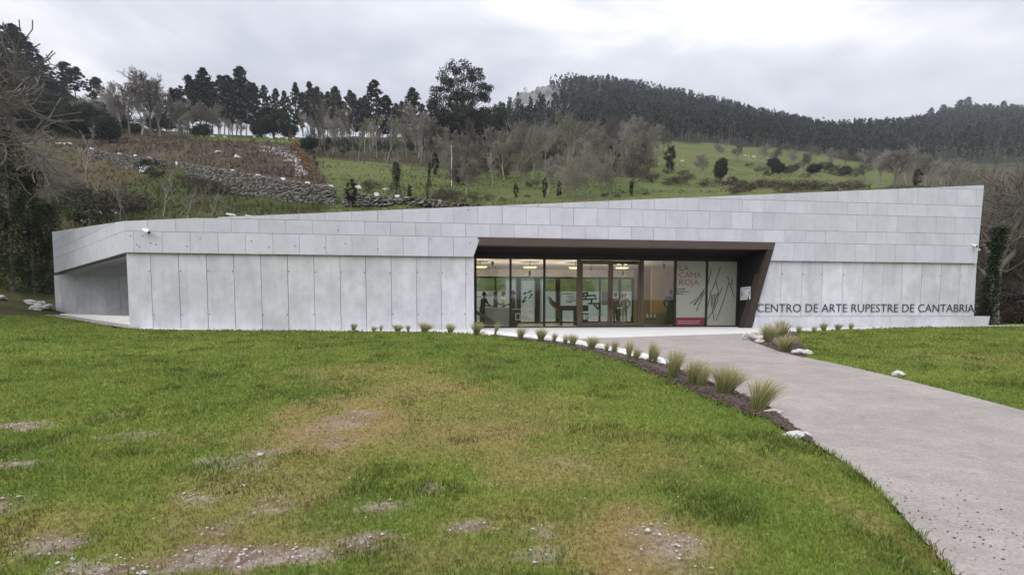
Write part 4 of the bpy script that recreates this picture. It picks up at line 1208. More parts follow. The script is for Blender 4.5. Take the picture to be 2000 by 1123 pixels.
person('person in black right of the first mullion beside the kiosk', pu(1003, 4.5), 4.5, 1.74, 1.3, cloth('black_jacket', (.022, .022, .024)), cloth('black_jeans', (.02, .02, .022)), pose='reach')
person('person in dark clothes at the left of the pair in the right door leaf', pu(1202, 6.2), 6.2, 1.72, .3, cloth('dark_jacket', (.03, .028, .03)), cloth('dark_jeans', (.025, .025, .03)), pose='stand')
person('person in a grey jacket with hands in pockets seen through the right door leaf', pu(1219.5, 5.9), 5.9, 1.74, .0, cloth('mid_grey_jacket', (.12, .115, .12)), cloth('grey_jeans', (.16, .17, .17)), 'hair_grey', 'pocket')
person('person in a dark blue jacket beside the red lettered poster', pu(1309, 2.75), 2.75, 1.76, -.5, cloth('blue_jacket', (.035, .045, .06)), cloth('blue_jeans', (.025, .035, .06)), pose='pocket')

# ------------------------------------------------------------------ foliage tools
def seg_tubes(P0, P1, R0, R1, n=4):
    P0, P1 = np.asarray(P0, float), np.asarray(P1, float); R0, R1 = np.asarray(R0, float), np.asarray(R1, float)
    d = P1 - P0; d /= np.maximum(1e-9, np.linalg.norm(d, axis=1))[:, None]
    ref = np.where(np.abs(d[:, 2:3]) > .9, np.array([[1., 0, 0]]), np.array([[0, 0, 1.]]))
    a = np.cross(d, ref); a /= np.maximum(1e-9, np.linalg.norm(a, axis=1))[:, None]; b = np.cross(d, a)
    ang = np.arange(n) * 2 * math.pi / n
    ring = a[:, None, :] * np.cos(ang)[None, :, None] + b[:, None, :] * np.sin(ang)[None, :, None]
    V = np.concatenate([P0[:, None, :] + ring * R0[:, None, None], P1[:, None, :] + ring * R1[:, None, None]], 1)
    m = len(P0); base = (np.arange(m) * 2 * n)[:, None, None]
    i = np.arange(n); j = (i + 1) % n
    Fq = base + np.stack([i, j, j + n, i + n], 1)[None]
    return V.reshape(-1, 3), Fq.reshape(-1, 4)
def leaf_quads(C, size, rs, col, cvar=.25, flat=0.0):
    n = len(C)
    nrm = rs.normal(size=(n, 3)); nrm[:, 2] += flat; nrm /= np.linalg.norm(nrm, axis=1)[:, None]
    t = np.cross(nrm, rs.normal(size=(n, 3))); t /= np.maximum(1e-6, np.linalg.norm(t, axis=1))[:, None]
    b = np.cross(nrm, t)
    s = (size * (.6 + .8 * rs.rand(n)))[:, None] if np.ndim(size) == 0 else (size * (.6 + .8 * rs.rand(n)))[:, None]
    V = np.stack([C - t * s, C + b * s * .45, C + t * s, C - b * s * .45], 1).reshape(-1, 3)
    F_ = np.arange(4 * n).reshape(n, 4)
    c = np.asarray(col)[None] * np.ones((n, 1)) if np.ndim(col) == 1 else col
    c = c * (1 + cvar * (rs.rand(n, 1) * 2 - 1)) 
    return V, F_, np.repeat(c, 4, 0)
class Tree:
    def __init__(self, seed): self.r = random.Random(seed); self.P0, self.P1, self.R0, self.R1, self.tips = [], [], [], [], []
    def branch(self, p, d, L, r, lvl, o):
        k = o['seg'][min(lvl, len(o['seg']) - 1)]
        rr = self.r; rad = r
        for i in range(k):
            d = (d + Vector((rr.gauss(0, 1), rr.gauss(0, 1), rr.gauss(0, 1))) * o['wig'] + Vector((0, 0, o['trop'][min(lvl, len(o['trop']) - 1)]))).normalized()
            q = p + d * (L / k); r2 = max(o['rmin'], r * (1 - o['taper'] * (i + 1) / k))
            self.P0.append(tuple(p)); self.P1.append(tuple(q)); self.R0.append(rad); self.R1.append(r2)
            p, rad = q, r2
            if lvl < o['lev'] and (i + 1) / k > o['start'][min(lvl, len(o['start']) - 1)]:
                for c in range(o['kids'][min(lvl, len(o['kids']) - 1)]):
                    ax = d.orthogonal().normalized(); ax.rotate(Matrix.Rotation(rr.uniform(0, 2 * math.pi), 3, d))
                    an = math.radians(rr.uniform(*o['ang']))
                    nd = d * math.cos(an) + ax * math.sin(an)
                    self.branch(p, nd, L * rr.uniform(*o['ratio']) * (1 - .35 * i / k), max(o['rmin'], rad * o['rr']), lvl + 1, o)
        self.tips.append(tuple(p))
    def mesh(self, name, mat, n=4):
        V, Fq = seg_tubes(self.P0, self.P1, self.R0, self.R1, n)
        return np_mesh(name, V, Fq, mat)
    def height(self): return max(p[2] for p in self.P1)
BARE = dict(seg=(5, 4, 3, 2), wig=.13, trop=(.02, .10, .06, .04), rmin=.016, taper=.55, lev=4, start=(.35, .2, .2, .3), kids=(2, 2, 2, 2), ang=(22, 52), ratio=(.45, .68), rr=.62)
def bare(seed, h, **kw):
    o = dict(BARE); o.update(kw)
    t = Tree(seed); t.branch(Vector((0, 0, -.1)), Vector((0, 0, 1)), h * kw.get('tl', .55), h * kw.get('tr', .017), 0, o)
    return t
bare_protos = {}
def proto(kind, mats):
    """several shapes of one kind of bare tree: list of (trunk mesh, height)"""
    out = []
    for sd in range(4):
        mt = M[mats[sd % len(mats)]]
        if kind == 'round': t = bare(100 + sd, 12, rmin=.028)
        elif kind == 'upright': t = bare(200 + sd, 14, ang=(12, 28), trop=(.05, .28, .22, .18), ratio=(.30, .48), tl=.85, tr=.008, rmin=.030, start=(.25, .15, .2, .3), seg=(8, 4, 3, 2))
        elif kind == 'thicket': t = bare(300 + sd, 7, tl=.28, tr=.008, ang=(25, 60), start=(.0, .15, .2, .3), kids=(3, 2, 2, 2), rmin=.0055, trop=(.0, .15, .1, .05), ratio=(.7, .95), seg=(3, 4, 3, 2))
        elif kind == 'sapling': t = bare(400 + sd, 7, lev=3, ang=(18, 40), trop=(.05, .2, .15), ratio=(.25, .45), tl=.95, tr=.009, rmin=.018, kids=(1, 2, 2), seg=(7, 3, 3))
        elif kind == 'big': t = bare(500 + sd, 13, tl=.42, tr=.024, rr=.6, ang=(28, 62), ratio=(.62, .88), wig=.2, rmin=.016, trop=(.0, .03, .04, .03), kids=(2, 2, 2, 2), seg=(4, 5, 4, 3))
        r0 = np.array(t.R0); big_ = r0 > .30 * r0.max()
        A, B, C_, D_ = np.array(t.P0), np.array(t.P1), r0, np.array(t.R1)
        Vt, Ft = seg_tubes(A[big_], B[big_], C_[big_], D_[big_], 6); Vc, Fc = seg_tubes(A[~big_], B[~big_], C_[~big_], D_[~big_], 3)
        out.append((np_mesh('trunk', Vt, Ft, mt, None, True), np_mesh('crown', Vc, Fc, mt), t.height()))
    return out
PR = {'round': proto('round', ['bark_brown', 'bark', 'bark_olive', 'bark_brown']), 'upright': proto('upright', ['bark_olive', 'bark_pale', 'bark_olive', 'bark']),
      'thicket': proto('thicket', ['bark_brown', 'bark_olive', 'bark_brown', 'bark']), 'sapling': proto('sapling', ['bark_pale', 'bark']), 'big': proto('big', ['bark'])}
PR['grey'] = proto('round', ['bark_pale', 'bark'])

def clump_cloud(rs, centers, radii, per, squash=.7):
    pts = []
    for c, r in zip(centers, radii):
        v = rs.normal(size=(per, 3)); v /= np.linalg.norm(v, axis=1)[:, None]
        v *= (rs.rand(per, 1) ** .45) * r
        v[:, 2] *= squash
        pts.append(np.asarray(c)[None] + v)
    return np.concatenate(pts)
def euc(seed, h=20, dark=(.048, .055, .034), wide=.085, base=.27, per=22):
    rs = np.random.RandomState(seed); rr = random.Random(seed)
    t = Tree(seed); P = Vector((0, 0, -.3)); d = Vector((0, 0, 1)); k = 14; cs, rd = [], []
    for i in range(k):
        d = (d + Vector((rr.gauss(0, .035), rr.gauss(0, .035), .12))).normalized()
        q = P + d * h / k
        f = (i + 1) / k
        t.P0.append(tuple(P)); t.P1.append(tuple(q)); t.R0.append(h * .010 * (1 - i / k * .8)); t.R1.append(h * .010 * (1 - f * .8))
        if f > base:
            g = (f - base) / (1 - base)
            W_ = h * wide * (math.sin(math.pi * min(1, .18 + g * .82)) ** .8 + .12)
            for j in range(12):
                a = rr.uniform(0, 6.28); l = W_ * rr.uniform(.2, 1.4)
                e_ = q + Vector((math.cos(a) * l, math.sin(a) * l, l * rr.uniform(.2, .9) - .2))
                t.P0.append(tuple(q)); t.P1.append(tuple(e_)); t.R0.append(h * .0035); t.R1.append(h * .0012)
                cs.append(tuple(e_)); rd.append(h * wide * rr.uniform(.16, .42))
        elif rr.random() < .35 and f > .2:
            a = rr.uniform(0, 6.28); l = h * .04
            e_ = q + Vector((math.cos(a) * l, math.sin(a) * l, l))
            t.P0.append(tuple(q)); t.P1.append(tuple(e_)); t.R0.append(h * .002); t.R1.append(h * .001); cs.append(tuple(e_)); rd.append(h * .02)
        P = q
    cs.append(tuple(P)); rd.append(h * wide * .35)
    C = clump_cloud(rs, cs, rd, per, .95)
    V, F_, c = leaf_quads(C, h * .019, rs, dark, .4)
    return t.mesh('trunk', M['bark_pale'], 4), np_mesh('crown', V, F_, M['leaf'], c), t.height()
def oak(seed, h=10, w=5, col=(.030, .040, .018), n=46, per=70, leaf=.20, lowcut=.12, trunk=True, cvar=.4):
    rs = np.random.RandomState(seed)
    u = rs.normal(size=(n, 3)); u /= np.linalg.norm(u, axis=1)[:, None]
    rad = .55 + .4 * rs.rand(n, 1)
    c = u * rad * np.array([w, w, h * (1 - lowcut) / 2]) * .92 + np.array([0, 0, h * (lowcut + (1 - lowcut) / 2)])
    C = clump_cloud(rs, c, w * (.22 + .2 * rs.rand(n)), per, .8)
    lump = np.repeat(np.asarray(col)[None] * (.75 + .5 * rs.rand(n, 1)), per, 0)
    V, F_, cc = leaf_quads(C, leaf, rs, lump, cvar)
    t = Tree(seed); rr = random.Random(seed)
    top = Vector((0, 0, h * .45))
    t.P0.append((0, 0, -.3)); t.P1.append(tuple(top)); t.R0.append(h * .03); t.R1.append(h * .02)
    for k in range(7):
        q = c[rs.randint(n)]; t.P0.append(tuple(top)); t.P1.append(tuple(q)); t.R0.append(h * .014); t.R1.append(h * .004)
    return t.mesh('trunk', M['bark'], 5), np_mesh('crown', V, F_, M['leaf'], cc), float(V[:, 2].max())
EUC = [euc(10 + i) for i in range(5)]
EUC_OL = [euc(30 + i, 18, (.075, .072, .046), .095, .28, 24) for i in range(3)]
OAK = [oak(50 + i, 10, 5.2, n=80, per=90, leaf=.27) for i in range(3)]
OAK_BR = [oak(60 + i, 9, 5, (.050, .046, .028), 52, 64, .2) for i in range(3)]
BUSH = [oak(70 + i, 2.2, 1.6, (.040, .042, .022), 26, 48, .09, .0) for i in range(3)]
BUSH_BR = [oak(80 + i, 2.0, 1.9, (.072, .050, .040), 26, 48, .085, .0) for i in range(3)]
CON = [oak(90 + i, 8, 2.0, (.026, .034, .018), 60, 46, .16, .05) for i in range(2)]
IVY = [oak(95 + i, 5, 1.0, (.026, .036, .014), 44, 60, .11, .0) for i in range(3)]
names = {}
def put(kind, px, Y, top, label, cat='tree', group=None, var=0, name=None, at=None, h=None, rz=None, sxy=1.0, base=None):
    """stand a tree of a kind on the hillside in direction px at depth Y so that it reaches photo row top"""
    if base is not None: Y = depth_of(px, base)
    p = hill(px, Y) if at is None else at
    H = h if h is not None else max(.5, z_at(top, Y) - p.z)
    kinds = {'euc': EUC, 'euc_olive': EUC_OL, 'oak': OAK, 'oak_brown': OAK_BR, 'bush': BUSH, 'bush_brown': BUSH_BR, 'conifer': CON, 'ivy': IVY}
    nm = name or {'euc': 'eucalyptus_tree', 'euc_olive': 'eucalyptus_tree', 'oak': 'evergreen_oak', 'oak_brown': 'oak_tree', 'bush': 'shrub', 'bush_brown': 'shrub', 'conifer': 'cypress_tree', 'ivy': 'ivy_covered_stump'}.get(kind, 'bare_tree')
    rr = random.Random(int(px * 7 + Y))
    e_ = empty(nm, p, rz if rz is not None else rr.uniform(0, 6.28))
    if kind in kinds:
        tm, cm, h0 = kinds[kind][var % len(kinds[kind])]
        link('trunk', tm, e_); link('crown', cm, e_)
    else:
        tm, cm, h0 = PR[kind][var % len(PR[kind])]
        link('trunk', tm, e_); link('crown', cm, e_)
    s = H / h0
    e_.scale = (s * sxy, s * sxy, s)
    return tag(e_, label, cat, group)

# ------------------------------------------------------------------ trees and shrubs on the hill
# eucalyptus on the left skyline
for i, (px, top, Y) in enumerate(((335, 172, 205), (366, 146, 200), (392, 147, 205), (405, 139, 210), (428, 152, 204), (447, 160, 212), (462, 131, 205), (481, 160, 200), (496, 162, 210), (378, 160, 214), (416, 158, 216), (438, 150, 198), (454, 165, 216), (471, 158, 214), (352, 178, 212))):
    put('euc', px, Y, top, 'dark slender eucalyptus in the tight row left on the skyline', group='eucalyptus row on the left skyline', var=i, sxy=1.3)
for i, (px, top, Y) in enumerate(((518, 167, 215), (536, 174, 215), (560, 180, 222), (575, 162, 215), (607, 160, 222))):
    put('euc', px, Y, top, 'thin eucalyptus rising behind the round dark evergreen on the ridge', group='eucalyptus behind the round evergreen', var=i + 2)
put('oak', 535, 190, 203, 'broad round dark evergreen tree on the ridge field with the sheep', sxy=1.05)
put('oak', 505, 188, 232, 'smaller dark evergreen against the left side of the round evergreen', var=1)
put('oak', 565, 188, 236, 'smaller dark evergreen against the right side of the round evergreen', var=2)
for i, (px, top, Y) in enumerate(((622, 170, 215), (640, 180, 222), (660, 172, 215), (678, 180, 225), (695, 184, 215), (712, 190, 220), (770, 205, 225), (790, 200, 215), (592, 182, 228), (614, 178, 226), (632, 186, 210), (651, 190, 230), (671, 188, 208), (703, 192, 230), (720, 200, 226), (755, 198, 212), (781, 210, 228), (826, 205, 222), (800, 212, 208))):
    put('euc_olive', px, Y, top, 'olive grey eucalyptus in the pale group at mid skyline', group='pale eucalyptus group at mid skyline', var=i, sxy=1.1)
put('euc', 728, 205, 162, 'tall pointed dark eucalyptus left of the huge spreading one', var=1, sxy=1.2)
put('euc', 748, 208, 188, 'lower dark eucalyptus beside the tall pointed one', var=3, sxy=1.5)
put('euc', 812, 200, 178, 'dark eucalyptus midway between the pointed and the huge one', var=4, sxy=1.4)
put('euc', 840, 196, 200, 'short dark eucalyptus at the left foot of the huge one', var=0, sxy=1.6)
# the huge spreading eucalyptus
def big_euc(px, Y, top):
    p = hill(px, Y); H = z_at(top, Y) - p.z
    e_ = tag(empty('eucalyptus_tree', p), 'huge spreading eucalyptus towering over the middle of the skyline', 'tree')
    rs = np.random.RandomState(7); rr = random.Random(7)
    t = Tree(7); cs, rd = [], []
    t.P0 += [(0, 0, -.5)]; t.P1 += [(0, 0, H * .4)]; t.R0 += [.6]; t.R1 += [.42]
    for k in range(120):
        f = rr.uniform(.30, 1.0)
        W_ = H * .37 * math.sin(math.pi * (.10 + .80 * (f - .28) / .74)) ** .6
        a = rr.uniform(0, 6.28); l = W_ * math.sqrt(rr.uniform(.05, 1))
        q = (math.cos(a) * l, math.sin(a) * l, H * f * .97)
        s_ = (math.cos(a) * l * .12, math.sin(a) * l * .12, H * (f * .5 + .08))
        m_ = tuple(s_[i] * .45 + q[i] * .55 for i in range(3)); m_ = (m_[0], m_[1], m_[2] + H * .02)
        for A, B, ra, rb_ in ((s_, m_, .16, .10), (m_, q, .10, .03)):
            t.P0.append(A); t.P1.append(B); t.R0.append(ra); t.R1.append(rb_)
        cs.append(q); rd.append(H * rr.uniform(.045, .085))
    C = clump_cloud(rs, cs, rd, 120, .75)
    V, F_, c = leaf_quads(C, .34, rs, (.036, .042, .024), .4)
    link('trunk', t.mesh('trunk', M['bark'], 5), e_); link('crown', np_mesh('crown', V, F_, M['leaf'], c), e_)
big_euc(903, 180, 127)
for i, (px, top, Y) in enumerate(((858, 215, 190), (880, 212, 196), (930, 210, 198), (955, 205, 205), (975, 220, 210), (905, 225, 188))):
    put('oak', px, Y, top, 'dark evergreen massed below the huge spreading eucalyptus', group='evergreens below the huge eucalyptus', var=i, sxy=1.1)
# left wooded slope
for i, (px, top, Y) in enumerate(((-60, 10, 240), (-25, 35, 235), (8, 48, 230), (38, 68, 238), (62, 88, 232), (88, 112, 240), (120, 122, 245), (148, 136, 250), (183, 150, 250))):
    put('euc', px, Y, top, 'dark overhanging eucalyptus on the steep far left skyline', group='eucalyptus on the far left skyline', var=i, sxy=2.3)
for i, (px, top, Y) in enumerate(((-40, 120, 190), (0, 130, 185), (35, 150, 190), (75, 165, 185), (100, 175, 180), (135, 182, 182), (165, 190, 178), (200, 200, 180), (235, 214, 178), (262, 222, 184), (300, 222, 190), (325, 225, 195), (60, 120, 210), (110, 150, 215), (20, 90, 215),
                                 (355, 235, 175), (398, 238, 172), (385, 245, 165), (150, 215, 165), (200, 225, 160), (265, 240, 165), (310, 245, 170))):
    put('oak' if i % 3 else 'oak_brown', px, Y, top, 'dark tree in the wooded slope above the cleared ground', group='dark trees above the cleared slope', var=i, sxy=1.15)
for i, (px, top, Y) in enumerate(((238, 160, 152), (254, 150, 150), (277, 140, 150), (296, 146, 152), (312, 158, 156), (330, 190, 160), (222, 168, 156))):
    put('grey', px, Y, top, 'bare grey tree standing against the sky above the cleared slope', group='bare trees on the left skyline', var=i)
for i, (px, top, Y) in enumerate(((372, 195, 178), (388, 190, 180), (412, 200, 185), (350, 200, 176), (432, 222, 190), (470, 226, 194), (360, 215, 170), (450, 230, 196))):
    put('round', px, Y, top, 'bare brown tree below the left end of the eucalyptus row', group='bare trees below the eucalyptus row', var=i)
rb_ = random.Random(78)
for i in range(34):
    px = rb_.uniform(-70, 215); Y = rb_.uniform(128, 200)
    put(rb_.choice(('oak', 'oak_brown', 'oak', 'grey')), px, Y, 0, 'tree in the dark wood on the steep slope at far left', group='dark wood on the far left slope', h=rb_.uniform(5, 9.5), var=i, sxy=1.15)
# pale bare trees in the middle
for i, (px, top, Y) in enumerate(((628, 205, 150), (650, 212, 140), (668, 200, 150), (690, 205, 138), (712, 215, 150), (735, 225, 140), (756, 220, 132), (771, 205, 140), (795, 225, 150), (822, 220, 140), (845, 225, 145), (640, 235, 125), (700, 240, 128), (610, 215, 150), (590, 225, 155), (618, 232, 170), (660, 226, 172), (682, 230, 165), (724, 238, 168), (746, 236, 160), (785, 236, 170), (808, 240, 162), (834, 242, 168))):
    put('upright', px, Y, top, 'slender olive grey leafless tree in the belt beyond the meadow', group='slender leafless trees beyond the meadow', var=i, sxy=1.25)
for i, (px, top, Y) in enumerate(((610, 250, 140), (640, 262, 135), (672, 265, 138), (760, 270, 150), (800, 268, 160), (700, 275, 150), (835, 270, 165), (740, 272, 155))):
    put('oak_brown', px, Y, top, 'low brownish scrub tree in the belt beyond the meadow', 'tree', 'low scrub trees beyond the meadow', i, sxy=.8)
for i, (px, top, Y) in enumerate(((886, 245, 105), (930, 238, 100), (985, 258, 105), (960, 250, 118), (905, 262, 112), (1010, 245, 130))):
    put('round', px, Y, top, 'leafless brown tree in the meadow below the huge eucalyptus', group='leafless trees below the huge eucalyptus', var=i, sxy=1.05)
put('ivy', 850, 108, 296, 'dark ivy laden tree beside the white utility pole', name='ivy_covered_tree', sxy=.75)
put('oak', 895, 90, 322, 'dark ivy bush under the leafless trees near the roof', sxy=.7, var=1)
put('round', 1040, 108, 258, 'leafless tree with a green tinge in the middle of the meadow', var=2)
for i, (px, top, Y) in enumerate(((1070, 238, 165), (1095, 232, 180), (1120, 238, 175), (1145, 240, 170), (1170, 235, 190), (1200, 228, 195), (1225, 240, 185), (1250, 236, 190), (1275, 245, 190), (1295, 250, 200), (1050, 245, 175), (1185, 255, 150), (1135, 262, 145), (1095, 265, 140), (1240, 262, 160))):
    put('round' if i % 3 else 'grey', px, Y, top, 'leafless tree in the grey brown belt below the far conifer hill', group='leafless belt below the conifer hill', var=i, sxy=1.15)
for i, (px, top, Y) in enumerate(((1085, 285, 150), (1130, 290, 155), (1160, 285, 160), (1205, 290, 165), (1060, 290, 160), (1030, 280, 165), (1230, 300, 150), (1000, 275, 170), (965, 275, 160))):
    put('oak_brown', px, Y, top, 'low brown scrub tree among the leafless belt', 'tree', 'low scrub in the leafless belt', i, sxy=.95)
put('thicket', 1150, 70, 285, 'wide pinkish leafless tree rising right behind the roof edge', var=0, sxy=1.05)
put('thicket', 1120, 75, 318, 'smaller leafless shrub left of the wide pinkish tree', var=1)
put('round', 1233, 72, 283, 'leafless tree with ivy clad trunk right of the wide pinkish tree', var=1, sxy=1.25)
put('ivy', 1233, 71.5, 352, 'ivy clothing the lower trunk of the leafless tree behind the roof', 'ivy', name='ivy', var=0, sxy=.8)
put('ivy', 1064, 71, 345, 'dark ivy covered stump left of the wide pinkish tree', 'stump', var=1, sxy=.6)
put('ivy', 1092, 71, 352, 'dark ivy covered stump touching the wide pinkish tree', 'stump', var=2, sxy=.8)
put('ivy', 1008, 70, 358, 'low ivy covered stump at the roof edge', 'stump', var=0, sxy=.9)
put('round', 776, 70.5, 300, 'leafless shoots rising from the gnarled ivy tree', var=3, sxy=.6)
put('ivy', 800, 70, 360, 'short leaning ivy stump right of the gnarled tree', 'stump', var=2, sxy=.9)
put('ivy', 686, 65, 348, 'green ivy bush at the end of the stone wall', 'bush', name='ivy_bush', var=2, sxy=.95)
put('bush_brown', 722, 73, 350, 'round dark brown bramble left of the gnarled tree', 'bush', var=0, name='bramble')
for i, (px, top, Y) in enumerate(((860, 375, 66), (890, 372, 68), (925, 376, 66), (955, 378, 67), (980, 385, 66), (900, 385, 64), (870, 365, 70), (1030, 382, 70), (1180, 378, 72), (1205, 380, 70), (1262, 375, 74))):
    put('bush_brown', px, Y, top, 'low brown bramble along the top of the roofline', 'bush', 'brambles just above the roof', i, name='bramble', sxy=1.3)
for i, (px, top, Y) in enumerate(((640, 300, 120), (662, 310, 110), (880, 300, 100), (1000, 300, 105), (1015, 320, 95), (815, 300, 110), (755, 300, 105), (960, 325, 85))):
    put('sapling', px, Y, top, 'thin pale sapling standing in the meadow', group='thin saplings in the meadow', var=i)
rb_ = random.Random(77)
for i in range(60):
    px = rb_.uniform(600, 1290); Y = rb_.uniform(132, 235); p = hill(px, Y)
    kind = rb_.choice(('upright', 'grey', 'grey', 'oak_brown', 'round', 'upright', 'oak'))
    put(kind, px, Y, 0, 'leafless or scrubby tree deep in the belt of woodland across the mid slope', group='woodland belt across the mid slope', h=rb_.uniform(7, 13.5) * (.5 if kind in ('oak_brown', 'oak') else 1), var=i, sxy=1.15)
# right hand field
put('conifer', 1308, None, 284, 'small pointed dark conifer on the bright field slope', 'tree', var=0, sxy=.8, base=340)
put('oak', 1408, None, 306, 'solitary dark evergreen in the middle of the bright field', 'tree', var=0, sxy=.62, base=357)
put('bush', 1430, None, 343, 'small dark bush right of the solitary evergreen', 'bush', var=1, base=362)
put('bush_brown', 1346, None, 338, 'brown bramble left of the solitary evergreen', 'bush', var=1, name='bramble', base=352, sxy=1.5)
put('round', 1370, None, 296, 'faint leafless tree left of the solitary evergreen', var=3, base=352)
for i, (px, top, Y) in enumerate(((1412, 272, 285), (1440, 276, 290), (1492, 278, 300), (1515, 285, 300), (1550, 288, 300), (1592, 278, 310), (1622, 290, 300), (1650, 288, 300), (1690, 288, 300), (1712, 285, 280), (1735, 290, 285), (1570, 300, 295))):
    put('grey', px, Y, top, 'pale leafless tree along the foot of the far conifer wood', group='pale leafless trees at the conifer wood', var=i, sxy=1.15, base=top + 42)
for i, (px, top, Y) in enumerate(((1718, 290, 175), (1748, 284, 170), (1770, 278, 175), (1808, 300, 165), (1835, 305, 160), (1690, 310, 200), (1860, 310, 150), (1790, 300, 185), (1880, 308, 140))):
    put('round' if i % 2 else 'grey', px, Y, top, 'leafless grey brown tree above the high right end of the roof', group='leafless trees above the right roof end', var=i, sxy=1.1)
put('conifer', 1792, 150, 328, 'dark conical conifer above the right roof end', 'tree', var=1, sxy=.95)
for i, (px, top, Y) in enumerate(((1520, 318, 275), (1545, 320, 270), (1590, 318, 270), (1625, 318, 265), (1650, 322, 262), (1670, 325, 260), (1510, 308, 290), (1610, 312, 285))):
    put('oak_brown' if i % 2 else 'oak', px, Y, top, 'dark rounded scrub at the upper edge of the bright field', 'bush', 'dark scrub at the field edge', i, name='shrub', sxy=1.3, base=top + 24)
for i, (px, top, Y) in enumerate(((1455, 358, 130), (1475, 352, 128), (1495, 350, 128), (1515, 352, 126), (1535, 358, 124), (1590, 352, 128), (1618, 358, 125), (1640, 362, 122), (1568, 356, 124), (1440, 362, 132), (1425, 352, 0), (1390, 348, 0), (1330, 342, 0), (1312, 345, 0), (1552, 352, 0), (1660, 350, 0), (1680, 356, 0))):
    put('bush_brown', px, Y, top, 'bramble in the dark hedge line crossing the bright field', 'bush', 'brambles of the field hedge line', i, name='bramble', sxy=1.9, base=top + 18)
rb_ = random.Random(79)
for i in range(34):
    px = rb_.uniform(820, 1275); bs = rb_.uniform(325, 385)
    kind = rb_.choice(('round', 'grey', 'upright', 'round', 'bush_brown', 'bush_brown', 'bush'))
    put(kind, px, None, bs - (rb_.uniform(50, 85) if kind in ('round', 'grey', 'upright') else rb_.uniform(14, 24)), ('leafless tree' if kind in ('round', 'grey', 'upright') else 'low bramble') + ' dotted over the meadow above the middle of the roof', 'tree' if kind in ('round', 'grey', 'upright') else 'bush', 'growth dotted over the meadow', i, name=None if kind in ('round', 'grey', 'upright') else 'bramble', base=bs, sxy=1.1)
for i in range(16):
    px = rb_.uniform(1290, 1720); bs = rb_.uniform(322, 372)
    put(rb_.choice(('bush_brown', 'bush', 'bush_brown')), px, None, bs - rb_.uniform(8, 15), 'small bramble dotted over the bright field on the right', 'bush', 'brambles dotted over the bright field', i, name='bramble', base=bs, sxy=1.4)
# rocky crag on the far hill
gp_x, gp_y = np.meshgrid(np.linspace(990, 1112, 46), np.linspace(455, 590, 40), indexing='ij')
V = []
for a_, b_ in zip(gp_x.ravel(), gp_y.ravel()):
    p = hill(a_, b_); e_ = min(1, min(a_ - 990, 1112 - a_) / 22, (b_ - 455) / 25, (590 - b_) / 25)
    q_ = Vector((p.x * .06, p.y * .06, 0)); r_ = noise.noise(q_) * 5 + abs(noise.noise(q_ * 3.1)) * 5
    V.append((p.x, p.y, p.z - 2 + e_ * (5 + r_ + 3 * math.floor(2 * noise.noise(q_ * 1.7)))))
idx = np.arange(46 * 40).reshape(46, 40)
Fq = np.stack([idx[:-1, :-1].ravel(), idx[1:, :-1].ravel(), idx[1:, 1:].ravel(), idx[:-1, 1:].ravel()], 1)
tag(link('rock_crag', np_mesh('rock_crag', V, Fq, plain('crag_rock', (.15, .15, .15), .95, var=.55, scale=.12, bump=1.0, bscale=.5))), 'pale bare rock crag on the crest of the far hill', 'crag')
# thickets beside the building
put('big', 1940, 30.2, 268, 'bare forked tree with ivy clad trunk at the right end of the building', var=0, rz=2.2, sxy=.85)
def ivy_trunk(at, h, r, seed, label, n=3600):
    rs = np.random.RandomState(seed)
    z = rs.rand(n) ** .8 * h; a = rs.rand(n) * 6.28; rad = r * (1.15 - .65 * z / h) * (.35 + .9 * rs.rand(n)) * (.8 + .3 * np.sin(z * 2.3 + seed) + .35 * np.sin(a * 2 + z * 1.3 + seed))
    wob = np.stack([np.sin(z * .7 + seed) * .12, np.cos(z * .5) * .1, z * 0], 1)
    C = np.stack([np.cos(a) * rad, np.sin(a) * rad, z], 1) + wob
    V, F_, c = leaf_quads(C, .085, rs, (.036, .050, .020), .55)
    e_ = tag(empty('ivy', at), label, 'ivy')
    link('foliage', np_mesh('foliage', V, F_, M['leaf'], c), e_)
    t = MB(); t.tube((0, 0, -.2), (.1, 0, h), .1, .04, 6)
    t.build('stem', M['bark'], e_)
ivy_trunk(hill(838, 66), z_at(318, 66) - hill(838, 66).z, .28, 61, 'thin ivy covered pole standing on the ruined wall', 900)
ivy_trunk(hill(773, 70), z_at(318, 70) - hill(773, 70).z, .75, 62, 'dark gnarled ivy covered trunk on the meadow', 1800)
ivy_trunk(hill(1938, 29.5), 5.2, .48, 3, 'dark ivy on the forked tree beside the right wall end', 3000)
for i, (px, top, Y) in enumerate(((1975, 320, 60), (2040, 300, 48), (1955, 350, 70), (1990, 330, 80), (2080, 330, 48), (1900, 322, 95), (1950, 318, 100), (1985, 316, 105), (2020, 318, 90), (1972, 455, 36), (2010, 450, 34), (2040, 430, 34))):
    put('thicket', px, Y, top, 'brown leafless shrub in the thicket right of the building', 'shrub', 'leafless thicket right of the building', i, name='leafless_shrub', sxy=1.25)
for i, (px, top, Y) in enumerate(((1962, 568, 33), (1995, 560, 33), (2030, 550, 33), (1938, 592, 32), (2010, 585, 31.5), (1990, 525, 42))):
    put('bush_brown', px, Y, top, 'low brown undergrowth at the foot of the right thicket', 'shrub', 'undergrowth of the right thicket', i, sxy=1.3)
for i, (px, top, Y) in enumerate(((25, 255, 36), (66, 330, 37), (-20, 240, 36.5), (95, 400, 38), (-70, 260, 38))):
    H = z_at(top, Y) - hill(px, Y).z
    ivy_trunk(hill(px, Y), H, 1.35, 20 + i, ('dark ivy covered trunk ' + ('nearest the left picture edge', 'close to the wing of the building', 'half outside the left edge', 'low beside the wing', 'left outside the picture', 'between the two front trunks', 'lowest at the left edge')[i]), 5000)
